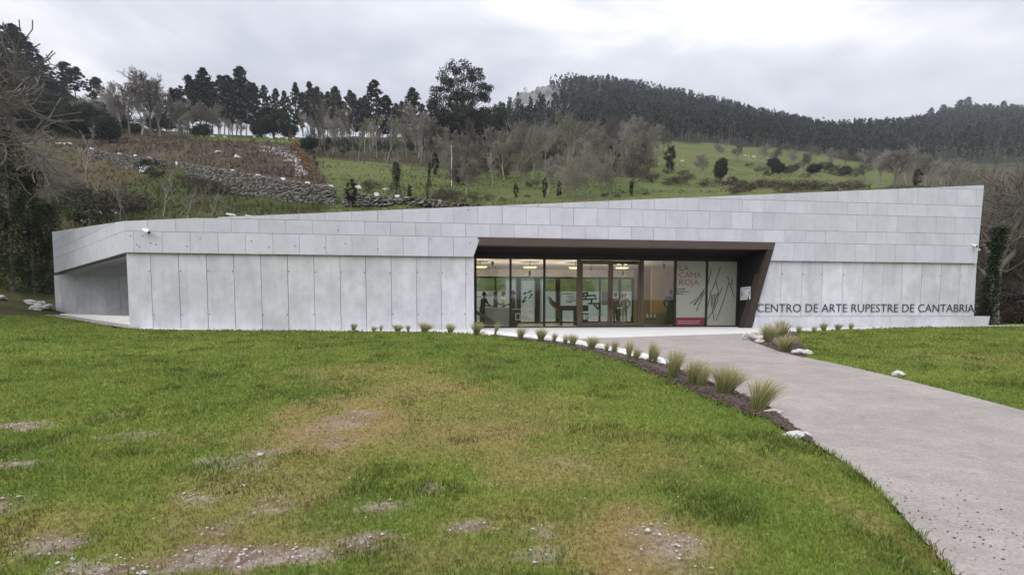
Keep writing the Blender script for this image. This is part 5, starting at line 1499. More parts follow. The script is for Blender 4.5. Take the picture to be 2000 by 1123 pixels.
for i, (px, top, Y) in enumerate(((10, 235, 62), (55, 262, 66), (95, 285, 70), (-45, 210, 62), (130, 318, 76))):
    put('thicket', px, Y, top, 'tangled leafless brown shrub on the left bank', 'shrub', 'tangled shrubs on the left bank', i, name='leafless_shrub', sxy=1.2)
put('big', -470, 24, -190, 'bare tree leaning in from the left edge with twigs against the sky', var=1, rz=.6, sxy=1.2)
put('sapling', 172, 78, 232, 'pale forked sapling before the left end of the stone wall', var=0)
for i, (px, top, Y) in enumerate(((235, 340, 58), (252, 350, 56), (318, 330, 58), (350, 345, 56), (365, 360, 55), (383, 360, 56), (410, 375, 54), (290, 345, 62), (430, 365, 60), (470, 375, 58), (210, 350, 60), (640, 365, 60))):
    put('sapling', px, Y, top, 'thin leafless sapling on the bank below the stone wall', 'tree', 'saplings below the stone wall', i, name='sapling', sxy=1.4)
put('bush', 176, 56, 365, 'dark green bush on the bank above the wing roof', 'bush', var=0)
put('bush', 300, 88, 308, 'green bush growing on the stone wall beside the white board', 'bush', var=1)
for i, (px, top, Y) in enumerate(((392, 345, 80), (410, 350, 78), (372, 340, 84), (150, 330, 95), (130, 350, 75), (215, 370, 60), (250, 368, 62))):
    put('bush_brown', px, Y, top, 'brown scrub bush near the foot of the stone wall', 'bush', 'brown scrub at the stone wall', i, name='bramble', sxy=1.5)
# dry hedge with orange bracken
for i, (px, top, Y) in enumerate(((590, 278, 150), (600, 282, 142), (608, 290, 128), (614, 300, 115), (618, 312, 104))):
    put('oak_brown', px, Y, top, 'reddish brown hedge bush between cleared ground and meadow', 'bush', 'reddish hedge bushes', i, name='hedge_bush', sxy=.42)
rs = np.random.RandomState(5); pts = []
for k in range(420):
    f = rs.rand(); Y = 146 - f * 56; px = 567 + f * 40 + rs.randn() * 2.2
    p = hill(px, Y); pts.append((p.x, p.y, p.z + rs.rand() * 3.0 * (.4 + .6 * (1 - f))))
V, F_, c = leaf_quads(np.array(pts), .28, rs, (.20, .11, .04), .35)
tag(link('dry_bracken', np_mesh('dry_bracken', V, F_, M['leaf'], c)), 'strip of orange dry bracken along the reddish hedge', 'bracken', kind='stuff')
# far conifer wood: one mass
rs = np.random.RandomState(11); tp = []
flo = ([980, 1100, 1250, 1400, 1600, 1700, 1850, 2900], [285, 285, 275, 290, 335, 330, 318, 318])
fhi = ([980, 1080, 1200, 1400, 1600, 1700, 1850, 2900], [540, 620, 650, 620, 520, 530, 870, 870])
while len(tp) < 5200:
    px = rs.uniform(975, 2150); a_, b_ = np.interp(px, *flo), np.interp(px, *fhi)
    Y = a_ + (b_ - a_) * rs.rand() ** .8
    if Y > 345 and rs.rand() < .97 * min(1, max(0, (1150 - px) / 75.)): continue
    p = hill(px, Y); tp.append((p.x, p.y, p.z, rs.uniform(6.5, 16.5) * (1.0 if px > 1050 else .85)))
for px in np.linspace(1100, 2120, 160):
    b_ = np.interp(px, *fhi) - 25; p = hill(px + rs.randn() * 3, b_); tp.append((p.x, p.y, p.z, rs.uniform(9, 17.5)))
tp = np.array(tp); n = len(tp); per = 46
f = rs.rand(n, per) ** .75; prof_w = np.where(rs.rand(n, 1) < .6, (1 - f) * .21 + .02, .17 * np.sin(np.pi * np.clip(.15 + .85 * f, 0, 1)) + .015)
ang = rs.rand(n, per) * 6.28; rad = prof_w * (.5 + .6 * rs.rand(n, per)) * tp[:, 3:4]
C = np.stack([tp[:, 0:1] + np.cos(ang) * rad, tp[:, 1:2] + np.sin(ang) * rad, tp[:, 2:3] + tp[:, 3:4] * (.22 + .78 * f)], 2).reshape(-1, 3)
base = np.array((.030, .039, .026)) * (.5 + 1.0 * rs.rand(n, 1)); olive = rs.rand(n, 1) < .25
base = np.where(olive, np.array((.055, .056, .034)) * (.7 + .6 * rs.rand(n, 1)), base)
V, F_, c = leaf_quads(C, .92, rs, np.repeat(base, per, 0), .35, .0)
tag(link('conifer_wood', np_mesh('conifer_wood', V, F_, M['leaf'], c)), 'dark conifer wood covering the far hills', 'forest', kind='stuff')
V, F_ = seg_tubes(tp[:, :3] - [0, 0, .5], tp[:, :3] + np.stack([tp[:, 3] * 0, tp[:, 3] * 0, tp[:, 3] * .7], 1), np.full(n, .18), np.full(n, .07), 3)
tr_ = link('conifer_trunks', np_mesh('conifer_trunks', V, F_, M['bark']))
tag(tr_, 'trunks of the dark conifer wood on the far hills', 'forest', kind='stuff')
# taller ragged trees on the two far crests
for i, (px, top) in enumerate(((1075, 160), (1098, 160), (1117, 156), (1135, 153), (1165, 156), (1187, 147), (1215, 158), (1240, 160))):
    put('euc', px, 600, top, 'ragged tree on the crest of the rocky far hill', group='trees on the rocky crest', var=i, sxy=1.7)
for i, (px, top) in enumerate(((1820, 212), (1845, 204), (1868, 198), (1886, 192), (1905, 204), (1932, 202), (1955, 199), (1980, 203), (2010, 206), (2040, 208))):
    put('euc', px, 840, top, 'wind bent tree on the crest of the right hand far hill', group='trees on the right far crest', var=i, sxy=2.2)
# rough growth on the near hillside
rs = np.random.RandomState(17); N_ = 52000
px = rs.uniform(-260, 2200, N_); Y = 40 * (170 / 40) ** (rs.rand(N_) ** 1.1)
X = (px - 1000) / FOC * Y
keep = (fbm(X, Y, .07, 91) + .25 * rs.rand(N_)) > np.where(px < 640, .46, np.where(px > 1720, .42, np.where(px > 1245, .72, .62)))
px, Y, X = px[keep], Y[keep], X[keep]
Z = np.array([hz(a, b) for a, b in zip(px, Y)])
hcol = zone(px, Y, X) * .95 + np.array((.02, .017, .008))
hh = .25 + .7 * rs.rand(len(px)) ** 2
hh = np.where((px > 640) & (px < 1720), hh * .45, hh)
d = rs.normal(size=(len(px), 2)) * .35
w_ = (.05 + .0012 * Y) * (.6 + .8 * rs.rand(len(px)))
ax = rs.rand(len(px)) * 6.28; dx, dy = np.cos(ax) * w_, np.sin(ax) * w_
V = np.stack([np.stack([X - dx, Y - dy, Z - .05], 1), np.stack([X + dx, Y + dy, Z - .05], 1), np.stack([X + d[:, 0] * hh + dx * .3, Y + d[:, 1] * hh + dy * .3, Z + hh], 1)], 1).reshape(-1, 3)
tag(link('rough_grass', np_mesh('rough_grass', V, np.arange(len(V)).reshape(-1, 3), M['leaf'], np.repeat(hcol, 3, 0))), 'rough grass and bracken tufts over the near hillside', 'grass', kind='stuff')

# ------------------------------------------------------------------ dry stone walls
def stone_wall(name, pts, label, rows, step, seed, jit=.05):
    rs = np.random.RandomState(seed)
    P_ = []
    for px, Y, pb, pt in pts:
        Y = Y - 4.6; x = x_at(px, Y, z_at(pt, Y)); P_.append((x, Y, z_at(pb, Y), z_at(pt, Y)))
    P_ = np.array(P_)
    d = np.concatenate([[0], np.cumsum(np.linalg.norm(np.diff(P_[:, :2], axis=0), axis=1))])
    root = tag(empty(name, (P_[0, 0], P_[0, 1], P_[0, 2])), label, 'wall')
    V, F_, c = [], [], []
    core = MB(); nk = 40
    for k in range(nk + 1):
        s = d[-1] * k / nk; x, y, zb, zt = [np.interp(s, d, P_[:, i]) for i in range(4)]
        core.v += [(x - P_[0, 0], y + .25 - P_[0, 1], zb - 1 - P_[0, 2]), (x - P_[0, 0], y + .25 - P_[0, 1], zt - .05 - P_[0, 2]), (x - P_[0, 0], y + 1.0 - P_[0, 1], zt - .05 - P_[0, 2])]
    for k in range(nk):
        q = 3 * k; core.f += [(q, q + 3, q + 4, q + 1), (q + 1, q + 4, q + 5, q + 2)]
    core.build('wall_core', M['joint'], root, fix=False)
    for r in range(rows):
        s = rs.rand() * step
        while s < d[-1]:
            l = step * (.5 + rs.rand()); x, y, zb, zt = [np.interp(s, d, P_[:, i]) for i in range(4)]
            x2, y2 = np.interp(min(d[-1], s + l), d, P_[:, 0]), np.interp(min(d[-1], s + l), d, P_[:, 1])
            hgt = (zt - zb) / rows; z0 = zb - .25 + (zt - zb + .25) * r / rows + rs.randn() * .02; z1 = z0 + hgt * (.72 + .3 * rs.rand())
            o = rs.rand() * .16; g = .02
            b = len(V)
            q = [(x, y - o), (x2, y2 - o), (x2, y2 + .3), (x, y + .3)]
            for zz in (z0, z1):
                for i_, (a1, a2) in enumerate(q): V.append((a1 + rs.randn() * jit * .5 - P_[0, 0], a2 + rs.randn() * jit * .5 - P_[0, 1], zz + rs.randn() * jit * .6 - P_[0, 2]))
            F_ += [(b, b + 1, b + 5, b + 4), (b + 1, b + 2, b + 6, b + 5), (b + 3, b, b + 4, b + 7), (b + 4, b + 5, b + 6, b + 7)]
            col = np.array((.165, .155, .142)) * (.4 + .95 * rs.rand()) * np.array((1, .97 + .05 * rs.rand(), .93 + .1 * rs.rand()))
            if rs.rand() < .12: col = np.array((.10, .10, .05))
            c += [col] * 8
            s += l + g
    o = link('stones', np_mesh('stones', V, F_, M['wallstone'], np.array(c)), root); o['kind'] = 'stuff'
    return root
WALLP = [(165, 114, 314, 290), (200, 110.5, 323, 297), (345, 95.5, 348, 316), (430, 84.5, 371, 330), (540, 77.5, 389, 350), (655, 72.5, 405, 366)]
stone_wall('stone_wall', WALLP, 'long grey dry stone retaining wall climbing the left hillside', 14, .5, 1)
LOWP = [(668, 70.5, 398, 376), (745, 68, 396, 381), (840, 65.5, 401, 389), (900, 63.5, 405, 397), (985, 62, 409, 403)]
stone_wall('stone_wall', LOWP, 'low ruined stone wall sinking towards the roof edge', 5, .5, 2, .09)
# white marker stones on the wall tops
mk = MB(); mk.box(-.2, .2, -.16, .16, -.05, .4); mkm = mk.mesh('marker', M['rock'])
for i, (px, top, Y) in enumerate(((177, 289, 113), (231, 299, 107), (262, 303, 104), (290, 307, 101), (345, 316, 95), (399, 326, 88), (452, 333, 83), (502, 342, 80), (551, 349, 77), (599, 357, 75), (645, 364, 73), (734, 379, 68.3), (775, 384, 67.2))):
    Y -= 4.6; p = Vector((x_at(px, Y, z_at(top, Y)), Y + .35, z_at(top + 4, Y)))
    e_ = link('marker_stone', None, None) if False else None
    o = MB(); r_ = random.Random(i); j = lambda: r_.uniform(-.04, .04)
    vs = [(x * .24 + j(), y * .2 + j(), z) for z in (-.12, .42 + j()) for x, y in ((-1, -1), (1, -1), (1, 1), (-1, 1))]
    o.add(vs, [(0, 3, 2, 1), (4, 5, 6, 7), (0, 1, 5, 4), (1, 2, 6, 5), (2, 3, 7, 6), (3, 0, 4, 7)])
    ob = o.build('marker_stone', M['white'], None, p)
    tag(ob, 'small white block set on top of a hillside stone wall', 'block', 'white blocks along the stone walls')
# white board on the wall
Y = 93.0; p = Vector((x_at(283, Y, z_at(342, Y)), Y, z_at(342, Y)))
r = tag(empty('board_sign', p, .3), 'white information board standing in front of the stone wall', 'sign')
MB().box(-.75, .75, -.03, .03, .35, 1.45).build('board', M['white'], r)
for x in (-.6, .55): MB().box(x, x + .07, .031, .09, -.6, 1.4).build('post', M['bark_pale'], r)
# utility pole
p = hill(882, 88)
r = tag(empty('utility_pole', p), 'slim white utility pole rising among the leafless trees', 'pole')
hp = z_at(283, 88) - p.z
MB().tube((0, 0, -.5), (0, 0, hp), .05, .04, 8).build('shaft', M['paper'], r)
MB().box(-.35, .35, -.05, .05, hp - .35, hp - .27).build('crossarm', M['bark_pale'], r)
# tumbled white stones on the cleared slope
rs = np.random.RandomState(23); V, F_, c = [], [], []
ico = [(0, 0, 1), (.9, 0, .3), (.3, .85, .3), (-.7, .5, .3), (-.7, -.5, .3), (.3, -.85, .3), (0, 0, -.6)]
icf = [(0, 1, 2), (0, 2, 3), (0, 3, 4), (0, 4, 5), (0, 5, 1), (6, 2, 1), (6, 3, 2), (6, 4, 3), (6, 5, 4), (6, 1, 5)]
def stones(pts, sizes, rs, cb, name, flat=.6):
    V, F_, c = [], [], []
    for p, s in zip(pts, sizes):
        b = len(V); a = rs.rand() * 6.28; ca, sa = math.cos(a), math.sin(a); k = np.array((1, .6 + .5 * rs.rand(), flat * (.5 + .7 * rs.rand()))) * s
        for v in ico:
            w = np.array(v) * k * (1 + .25 * rs.randn(3)); V.append((p[0] + w[0] * ca - w[1] * sa, p[1] + w[0] * sa + w[1] * ca, p[2] + w[2]))
        F_ += [tuple(b + i for i in f_) for f_ in icf]
        cc = np.array(cb) * (.65 + .55 * rs.rand()); c += [cc] * 7
    return np_mesh(name, V, F_, M['wallstone'], np.array(c))
pts, sz = [], []
for k in range(520):
    f = rs.rand()
    px = np.interp(f, [0, .3, .6, 1], [515, 560, 582, 592]) + rs.randn() * (9 if f < .5 else 5); Y = np.interp(f, [0, .3, .6, 1], [128, 122, 108, 88])
    Y += rs.randn() * 4; p = hill(px, Y); pts.append(tuple(p)); sz.append(.16 + .4 * rs.rand() ** 2)
tag(link('tumbled_stones', stones(pts, sz, rs, (.5, .49, .47), 'tumbled_stones')), 'spill of tumbled white stones down the cleared slope', 'stones', kind='stuff')
# single white rocks and logs lying on the hillside
def rock_mesh(seed, name='rock'):
    bm = bmesh.new(); bmesh.ops.create_icosphere(bm, subdivisions=3, radius=1)
    for v in bm.verts:
        n_ = noise.noise(v.co * 1.3 + Vector((seed * 7.1, 0, 0))) * .5 + noise.noise(v.co * 3.1 + Vector((seed, 3, 0))) * .18
        v.co *= 1 + n_
        v.co.z = max(v.co.z, -.45)
    me = bpy.data.meshes.new(name); bm.to_mesh(me); bm.free(); me.materials.append(M['rock'])
    return me
RK = [rock_mesh(i) for i in range(5)]
for i, (px, Y, s) in enumerate(((205, 62, .45), (222, 62, .6), (228, 61, .4), (170, 58, .5), (453, 58, .35), (484, 57, .4), (700, 78, .4), (755, 76, .4), (120, 120, .7), (131, 122, .7), (426, 108, .5), (463, 104, .6))):
    o = link('rock', RK[i % 5]); o.location = hill(px, Y); o.scale = (s * 1.3, s, s * .7); o.rotation_euler = (0, 0, i)
    tag(o, 'pale rock lying in the rough growth of the left hillside', 'rock', 'rocks on the left hillside')
for i, (px, py, Y, s, lab) in enumerate(((60, 568, 33.5, .45, 'upper'), (82, 559, 34, .4, 'topmost'), (94, 563, 33, .45, 'one nearest the wall,'), (88, 579, 32.5, .6, 'largest'), (74, 571, 33, .4, 'flat'), (72, 590, 32, .45, 'slanting'), (61, 597, 31.5, .2, 'smallest'), (3, 565, 33, .55, 'leftmost'))):
    o = link('rock', RK[i % 5]); p = hill(px, Y); o.location = (p.x, p.y, p.z + .1); o.scale = (s * .62, s * .45, s * .34); o.rotation_euler = (.3, .2, i * 1.3)
    tag(o, lab + ' white rock of the scatter on the bank left of the building', 'rock', 'white rocks left of the building')
# sheep
def sheep(px, Y, rz, label, black=False):
    p = hill(px, Y)
    e_ = tag(empty('sheep', p, rz), label, 'sheep', 'grazing sheep')
    bm = bmesh.new(); bmesh.ops.create_icosphere(bm, subdivisions=2, radius=1)
    for v in bm.verts:
        f_ = 1 + .12 * noise.noise(v.co * 4); x, y, z = v.co
        v.co = Vector((x * .58 * f_, y * (.30 - .05 * x) * f_, z * .31 * f_ + .55 + .04 * x))
    h0_ = len(bm.verts)
    r_ = bmesh.ops.create_icosphere(bm, subdivisions=1, radius=1)
    for v in r_['verts']: v.co = Vector((v.co.x * .17 + .70 + v.co.z * -.03, v.co.y * .10, v.co.z * .13 + .42))
    r_ = bmesh.ops.create_icosphere(bm, subdivisions=1, radius=1)
    for v in r_['verts']: v.co = Vector((v.co.x * .16 + .56, v.co.y * .13, v.co.z * .16 + .52))
    for sx in (-.34, .34):
        for sy in (-.14, .14):
            r_ = bmesh.ops.create_cone(bm, segments=6, radius1=.035, radius2=.06, depth=.45, cap_ends=True)
            for v in r_['verts']: v.co += Vector((sx, sy, .20))
    me = bpy.data.meshes.new('body'); bm.to_mesh(me); bm.free(); me.materials.append(M['rock'] if not black else M['black'])
    link('body', me, e_)
for i, (px, Y) in enumerate(((415, 168), (440, 165), (497, 163), (530, 160), (545, 164), (560, 160), (572, 166))):
    sheep(px, Y, i * 1.1, 'white sheep grazing on the ridge field before the round evergreen')
for i, (px, Y) in enumerate(((1455, 230), (1462, 232), (1470, 233), (1474, 228), (1500, 240), (1287, 160), (1332, 175))):
    sheep(px, Y, i * .9, 'white sheep grazing on the bright field on the right')

# trees on the far side of the valley, mirrored in the entrance glass
for i, (x, y, k, h) in enumerate(((-6, -34, 'round', 11), (14, -42, 'round', 13), (22, -36, 'thicket', 8), (-22, -40, 'oak', 9), (4, -60, 'oak', 10), (36, -60, 'oak', 11), (-40, -62, 'round', 12), (-3, -80, 'oak', 11))):
    zz = -2.2 + max(0, (-25 - y) / 235) ** 1.2 * 9
    put(k, 0, 50, 0, 'tree on the valley side behind the viewer, mirrored in the glass', group='trees mirrored in the glass', at=Vector((x, y, zz - .5)), h=h, var=i)

# ------------------------------------------------------------------ kerb, rocks, feather grass, lawn grass
kp = lerp_poly([p.to_3d() for p in [on_ground(940, 652.5).to_2d()] + B_edge[:6]], 40)
mb = MB()
for i, p in enumerate(kp):
    d = (kp[min(i + 1, 39)] - kp[max(i - 1, 0)]).normalized(); n_ = Vector((-d.y, d.x, 0))
    z = gz(p.x, p.y); w_ = .13 + .025 * math.sin(i * 1.7); hgt = .12 + .015 * math.sin(i * 2.3)
    if i in (0, 39): w_ *= .55; hgt *= .6
    for a, h_ in ((-1, -.02), (-.92, .75), (-.45, 1), (.45, 1), (.92, .75), (1, -.02)): mb.v.append(tuple(p + n_ * w_ * a + Vector((0, 0, z + hgt * h_))))
for i in range(39):
    for k in range(5): q = i * 6 + k; mb.f.append((q, q + 1, q + 7, q + 6))
mb.f += [(5, 4, 3, 2, 1, 0), tuple(39 * 6 + k for k in range(6))]
tag(mb.build('kerb', M['kerb'], smooth_=True), 'curved white kerb between the planting bed and the path', 'kerb')
for i, (px, py, sx, sy, sz_, lab) in enumerate(((1472, 663, .33, .22, .22, 'rounded white rock at the tip of the right planting bed'), (1492, 658, .36, .22, .22, 'second white rock behind the tip of the right planting bed'),
        (1484, 669, .15, .1, .08, 'small flat white stone on the mulch of the right bed'), (1568, 692, .26, .14, .10, 'flat white rock on the verge past the right planting bed'),
        (1754, 733, .14, .1, .07, 'white rock at the right verge of the path'), (1553, 853, .16, .10, .05, 'pale flat rock at the lower end of the left bed'), (1508, 806, .10, .2, .04, 'thin edging stone by the lowest feather grass'),
        (1095, 908, .08, .05, .012, 'flat pale stone in the dry patch mid lawn'), (509, 890, .04, .03, .025, 'pale stone standing in the dry grass left of centre'), (474, 951, .03, .025, .02, 'small pale stone in the dry grass nearer the viewer'))):
    p = on_ground(px, py); o = link('rock', RK[i % 5]); o.location = (p.x, p.y, p.z + sz_ * .35); o.scale = (sx, sy, sz_); o.rotation_euler = (0, 0, i * 1.9 if i > 3 else .2)
    tag(o, lab, 'rock')

def feather(seed, n=420, wind=(.25, 0)):
    rs = np.random.RandomState(seed); V, c = [], []
    a = rs.rand(n) * 6.28; out = rs.rand(n) ** .7; h = .75 + .35 * rs.rand(n)
    r0 = .17 * rs.rand(n) ** .7
    base = np.stack([np.cos(a) * r0, np.sin(a) * r0, np.zeros(n)], 1)
    lean = np.stack([np.cos(a) * out * .52 + wind[0] * rs.rand(n) ** 2, np.sin(a) * out * .52 + wind[1] * rs.rand(n), np.zeros(n)], 1)
    side = np.stack([-np.sin(a + rs.randn(n) * .8), np.cos(a + rs.randn(n) * .8), np.zeros(n)], 1)
    g0, g1 = np.array((.15, .185, .05)), np.array((.54, .47, .27))
    mixv = rs.rand(n, 1)
    ts = (0, .35, .7, 1.0); ws = (.007, .009, .007, .0022)
    rows = []
    for t_, w_ in zip(ts, ws):
        hh_ = h * (t_ - .22 * out * t_ ** 2)
        cen = base + lean * (t_ ** 1.7)[...] if np.ndim(t_) else base + lean * (t_ ** 1.7)
        cen = cen + np.stack([np.zeros(n), np.zeros(n), hh_], 1)
        rows.append((cen - side * w_, cen + side * w_))
        cc = g0 + (g1 - g0) * np.clip(t_ * (.55 + .7 * mixv), 0, 1); c.append(cc)
    V = np.stack([q for r_ in rows for q in r_], 1)
    C = np.stack([q for q in c for _ in (0, 1)], 1)
    idx = np.arange(n)[:, None] * 8
    F_ = np.concatenate([idx + np.array([[0, 1, 3, 2]]), idx + np.array([[2, 3, 5, 4]]), idx + np.array([[4, 5, 7, 6]])])
    return np_mesh('blades', V.reshape(-1, 3), F_, M['grass'], C.reshape(-1, 3))
FE = [feather(1, 300), feather(2, 260, (.5, 0)), feather(3, 320, (.1, .1)), feather(4, 200, (.6, .1)), feather(5, 240, (-.15, 0)), feather(6, 280, (.3, -.2)), feather(7, 220, (.35, .2))]
crown_mb = MB(); crown_mb.lathe((0, 0, 0), [(.1, -.03), (.085, .03), (.03, .06)], 8); crown_me = crown_mb.mesh('root_crown', M['mulch'])
plants = [(690, 646, 16, 13), (729, 647, 11, 14), (744, 647, 13, 7), (776, 647.5, 15, 20), (797, 648, 14, 10), (829, 649, 19, 25), (879, 652, 21, 20), (931, 654, 27, 26), (966, 657, 33, 9), (1016, 663, 26, 18), (1056, 668, 27, 23), (1081, 671, 22, 12),
          (1103, 674, 22, 14), (1118, 677, 28, 18), (1154, 684, 30, 22), (1184, 689, 25, 12), (1199, 690, 27, 16), (1227, 703, 38, 16), (1241, 706, 28, 18), (1268, 711, 44, 14), (1277, 712, 38, 16), (1313, 740, 58, 36), (1352, 753, 62, 34), (1368, 757, 52, 32), (1413, 772, 60, 52), (1480, 805, 70, 56),
          (1500, 669, 38, 32), (1526, 661, 36, 34), (1534, 687, 34, 44), (1559, 652, 19, 12), (1589, 650, 14, 9), (1609, 648, 20, 13), (1636, 647, 15, 13), (1661, 646, 15, 10)]
PL = {690: 'first small feather grass at the left end of the row', 1480: 'lowest and largest feather grass at the near end of the bed', 1413: 'spiky green feather grass second from the near end of the bed', 966: 'narrow straw coloured feather grass at the corner of the glazing', 931: 'wind swept feather grass before the end of the concrete wall', 829: 'round bushy feather grass before the concrete wall', 1534: 'feather grass lowest in the right bed beside the path', 1500: 'pale feather grass behind the white rocks of the right bed', 1526: 'wide feather grass at the back of the right bed',
      1352: 'tall pale feather grass third from the near end of the bed', 1313: 'feather grass just past the end of the white kerb'}
for i, (px, py, h_, w_) in enumerate(plants):
    p = on_ground(px, py); H = (h_ * 1.0) * p.y / FOC; Wd = w_ * 1.15 * p.y / FOC
    e_ = empty('feather_grass', (p.x, p.y, p.z + .01), 0)
    link('blades', FE[(i * 3) % 7], e_); link('root_crown', crown_me, e_)
    e_.scale = (Wd / .85, Wd / .85, H / 1.0)
    r_ = random.Random(i); e_.rotation_euler = (r_.uniform(-.12, .12), r_.uniform(-.05, .22), r_.uniform(-.7, .7))
    e_.scale = (e_.scale.x * r_.uniform(.85, 1.15), e_.scale.y * r_.uniform(.8, 1.1), e_.scale.z * r_.uniform(.92, 1.12))
    lab = PL.get(px)
    if lab is None:
        if px < 900: lab = 'small feather grass along the foot of the concrete wall, left of the glazing'
        elif px < 1300: lab = 'feather grass in the curving row beside the white kerb'
        elif px < 1400: lab = 'pale feather grass hard against the tall third one from the near end'
        else: lab = 'little feather grass in the row below the building lettering'
    tag(e_, lab, 'ornamental grass', 'feather grasses along the beds')

# pebbles and gravel in the bare soil
rs = np.random.RandomState(31); n = 60000
Y = 2.6 + 20 * rs.rand(n) ** 2.0; X = (rs.rand(n) * 2 - 1) * (Y * 1.05 + 1)
dr, so = fields(X, Y)
off = ~(in_poly(X, Y, P2(path_poly)) | in_poly(X, Y, P2(bed_poly)) | in_poly(X, Y, P2(terr_poly)) | in_poly(X, Y, P2(bed2_poly)))
kp_ = off & (rs.rand(n) < (so ** 1.2 * .95 * np.clip(9 / Y, 0, 1) + .0018 + dr * .005))
X, Y = X[kp_], Y[kp_]
pts = [(x, y, gz(x, y) + .016) for x, y in zip(X, Y)]
tag(link('pebbles', stones(pts, .005 + .013 * rs.rand(len(pts)) ** 2.4 + (rs.rand(len(pts)) < .03) * .014, rs, (.54, .49, .46), 'pebbles', .55)), 'pale pebbles scattered in the thin patches of the lawn', 'pebbles', kind='stuff')
# dark crumbs on the path verge
n = 130; pts = []
for k in range(n):
    f = rs.rand(); px = 1690 + 300 * f + rs.randn() * 50; py = 985 + 100 * f + rs.randn() * 32 - 20
    if py < 930 or py > 1180: continue
    p = on_ground(px, py)
    if in_poly(np.array([p.x]), np.array([p.y]), P2(path_poly))[0]: pts.append((p.x, p.y, p.z + .01))
tag(link('soil_crumbs', stones(pts, .004 + .008 * rs.rand(len(pts)), rs, (.10, .06, .055), 'soil_crumbs', .5)), 'dark soil crumbs scattered on the near edge of the path', 'crumbs', kind='stuff')
# bark chips on the beds
pts = []
while len(pts) < 2600:
    f = rs.rand(); px = rs.uniform(1000, 1600); py = rs.uniform(655, 875); 
    p = on_ground(px, py)
    xy = (np.array([p.x]), np.array([p.y]))
    if in_poly(*xy, P2(bed_poly))[0] or (px > 1440 and py < 705 and in_poly(*xy, P2(bed2_poly))[0]): pts.append((p.x, p.y, p.z + .035))
tag(link('bark_chips', stones(pts, .02 + .03 * rs.rand(len(pts)), rs, (.10, .072, .06), 'bark_chips', .35)), 'dark bark chips covering the planting beds', 'mulch', kind='stuff')

# lawn grass
rs = np.random.RandomState(41)
n = 610000
q = rs.rand(n)
Y = 2.3 * (31 / 2.3) ** (q ** .82)
X = (rs.rand(n) * 2 - 1) * (Y * 1.06 + 3.4)
keep = ~(in_poly(X, Y, P2(path_poly)) | in_poly(X, Y, P2(bed_poly)) | in_poly(X, Y, P2(terr_poly)) | in_poly(X, Y, P2(bed2_poly)) | in_poly(X, Y, P2(gp)))
keep &= ~((Y > 23.0 + .1375 * X) & (X > -15.2)) 
keep &= Y < 31
X, Y = X[keep], Y[keep]
X = X + rs.randn(len(X)) * .022; Y = Y + rs.randn(len(Y)) * .03
dr, so = fields(X, Y)
tuft = fbm(X, Y, 1.9, 55); fine_ = fbm(X, Y, 9, 57)
k2 = rs.rand(len(X)) < (1 - .90 * np.clip(so * 1.15, 0, 1)) * (1 - .55 * dr) * np.clip(.35 + 1.5 * fine_, .3, 1)
X, Y, dr, so, tuft = X[k2], Y[k2], dr[k2], so[k2], tuft[k2]
n = len(X)
Zb = gzv(X, Y) + .012 + np.clip((fbm(X, Y, .35, 41) - .5) * .10 + (fbm(X, Y, 1.7, 43) - .5) * .04, -.03, .1)
h = (.020 + .028 * rs.rand(n) + .012 * (rs.rand(n) < .04) * 4 + .085 * np.clip(tuft - .56, 0, 1) * 2.0 * rs.rand(n)) * (1 - .45 * dr) * np.clip(.75 + .03 * Y, .8, 1.3)
w = (.0016 + .00058 * Y) * (.7 + .6 * rs.rand(n))
a = rs.rand(n) * 6.28
ld = rs.rand(n) * 6.28; lm = h * (.25 + .7 * rs.rand(n))
dx, dy = np.cos(a) * w, np.sin(a) * w; lx, ly = np.cos(ld) * lm, np.sin(ld) * lm
V = np.stack([np.stack([X - dx, Y - dy, Zb - .01], 1), np.stack([X + dx, Y + dy, Zb - .01], 1),
              np.stack([X + lx * .35 + dx * .8, Y + ly * .35 + dy * .8, Zb + h * .6], 1), np.stack([X + lx * .35 - dx * .8, Y + ly * .35 - dy * .8, Zb + h * .6], 1),
              np.stack([X + lx, Y + ly, Zb + h], 1)], 1).reshape(-1, 3)
c = lawn_cols(X, Y, dr, so)
c = c * (.72 + .55 * rs.rand(n, 1)); c = c * (1 - .38 * np.clip((tuft - .56) * 6, 0, 1))[:, None]
st = rs.rand(n) < (.05 + .30 * dr)
c[st] = np.array((.34, .27, .12)) * (.6 + .5 * rs.rand(st.sum(), 1))
i5 = np.arange(n)[:, None] * 5
Fq = np.concatenate([np.concatenate([i5, i5 + 1, i5 + 2], 1), np.concatenate([i5, i5 + 2, i5 + 3], 1), np.concatenate([i5 + 3, i5 + 2, i5 + 4], 1)])
tag(link('lawn_grass', np_mesh('lawn_grass', V, Fq, M['grass'], np.repeat(c, 5, 0))), 'short green and straw coloured grass of the lawn', 'grass', kind='stuff')

# daisies and clover heads
n = 5200; Y = 2.6 + 12 * rs.rand(n) ** 1.6; X = (rs.rand(n) * 2 - 1) * (Y * 1.05 + 1)
ok = ~(in_poly(X, Y, P2(path_poly)) | in_poly(X, Y, P2(bed_poly)) | in_poly(X, Y, P2(terr_poly)) | in_poly(X, Y, P2(bed2_poly))) & (fbm(X, Y, .8, 66) > .52) & (rs.rand(n) < .10)
X, Y = X[ok], Y[ok]
tag(link('daisies', stones([(x, y, gz(x, y) + .05) for x, y in zip(X, Y)], .007 + .004 * rs.rand(len(X)), rs, (.72, .70, .58), 'daisies', .5)), 'tiny white daisies dotted through the lawn', 'flowers', kind='stuff')
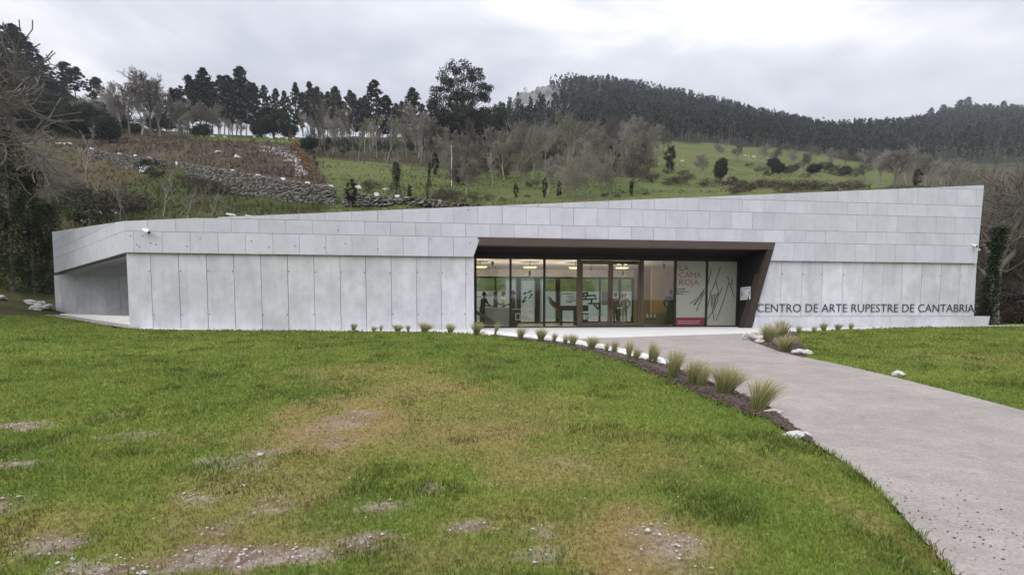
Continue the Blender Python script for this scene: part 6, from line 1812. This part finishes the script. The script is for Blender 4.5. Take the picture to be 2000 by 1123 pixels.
# fallen leaves and straw
n = 9000; Y = 2.5 + 10 * rs.rand(n) ** 1.7; X = (rs.rand(n) * 2 - 1) * (Y * 1.05 + 1)
ok = ~(in_poly(X, Y, P2(path_poly)) | in_poly(X, Y, P2(terr_poly)) | in_poly(X, Y, P2(bed_poly))) & (rs.rand(n) < .25); X, Y = X[ok], Y[ok]
C_ = np.stack([X, Y, gzv(X, Y) + .035 + .015 * rs.rand(len(X))], 1)
V, F_, c = leaf_quads(C_, .014, rs, (.22, .15, .08), .5, 2.5)
tag(link('leaf_litter', np_mesh('leaf_litter', V, F_, M['leaf'], c)), 'scraps of dead leaf lying in the lawn', 'leaves', kind='stuff')
# ------------------------------------------------------------------ air
hzb = MB().box(-2400, 2400, -300, 1400, -14, 420).build('haze', plain('haze', (1, 1, 1)))
hm_ = bpy.data.materials.new('haze_air'); hm_.use_nodes = True; hm_.node_tree.nodes.clear()
pv = N(hm_.node_tree, 'ShaderNodeVolumePrincipled'); pv.inputs['Color'].default_value = (.80, .86, .97, 1); pv.inputs['Density'].default_value = .00022
oo = N(hm_.node_tree, 'ShaderNodeOutputMaterial'); hm_.node_tree.links.new(pv.outputs[0], oo.inputs['Volume'])
hzb.data.materials.clear(); hzb.data.materials.append(hm_)
tag(hzb, kind='stuff')

# ------------------------------------------------------------------ alike things told apart by their place from the left
ORD = ['first', 'second', 'third', 'fourth', 'fifth', 'sixth', 'seventh', 'eighth', 'ninth', 'tenth', 'eleventh', 'twelfth', 'thirteenth', 'fourteenth', 'fifteenth', 'sixteenth', 'seventeenth', 'eighteenth', 'nineteenth', 'twentieth', 'twenty-first', 'twenty-second', 'twenty-third', 'twenty-fourth']
same = {}
for o in COL.objects:
    if o.parent is None and o.get('label') and o.get('category'): same.setdefault(o['label'], []).append(o)
for lab, obs in same.items():
    if 1 < len(obs) <= 24 and 'mirrored' not in lab:
        obs.sort(key=lambda o: o.location.x / max(1, o.location.y))
        for i, o in enumerate(obs):
            w_ = (lab + ', ' + ORD[i] + ' from left').split()
            o['label'] = ' '.join(w_) if len(w_) <= 16 else ' '.join(lab.split()[:13]) + ', ' + ORD[i] + ' from left'
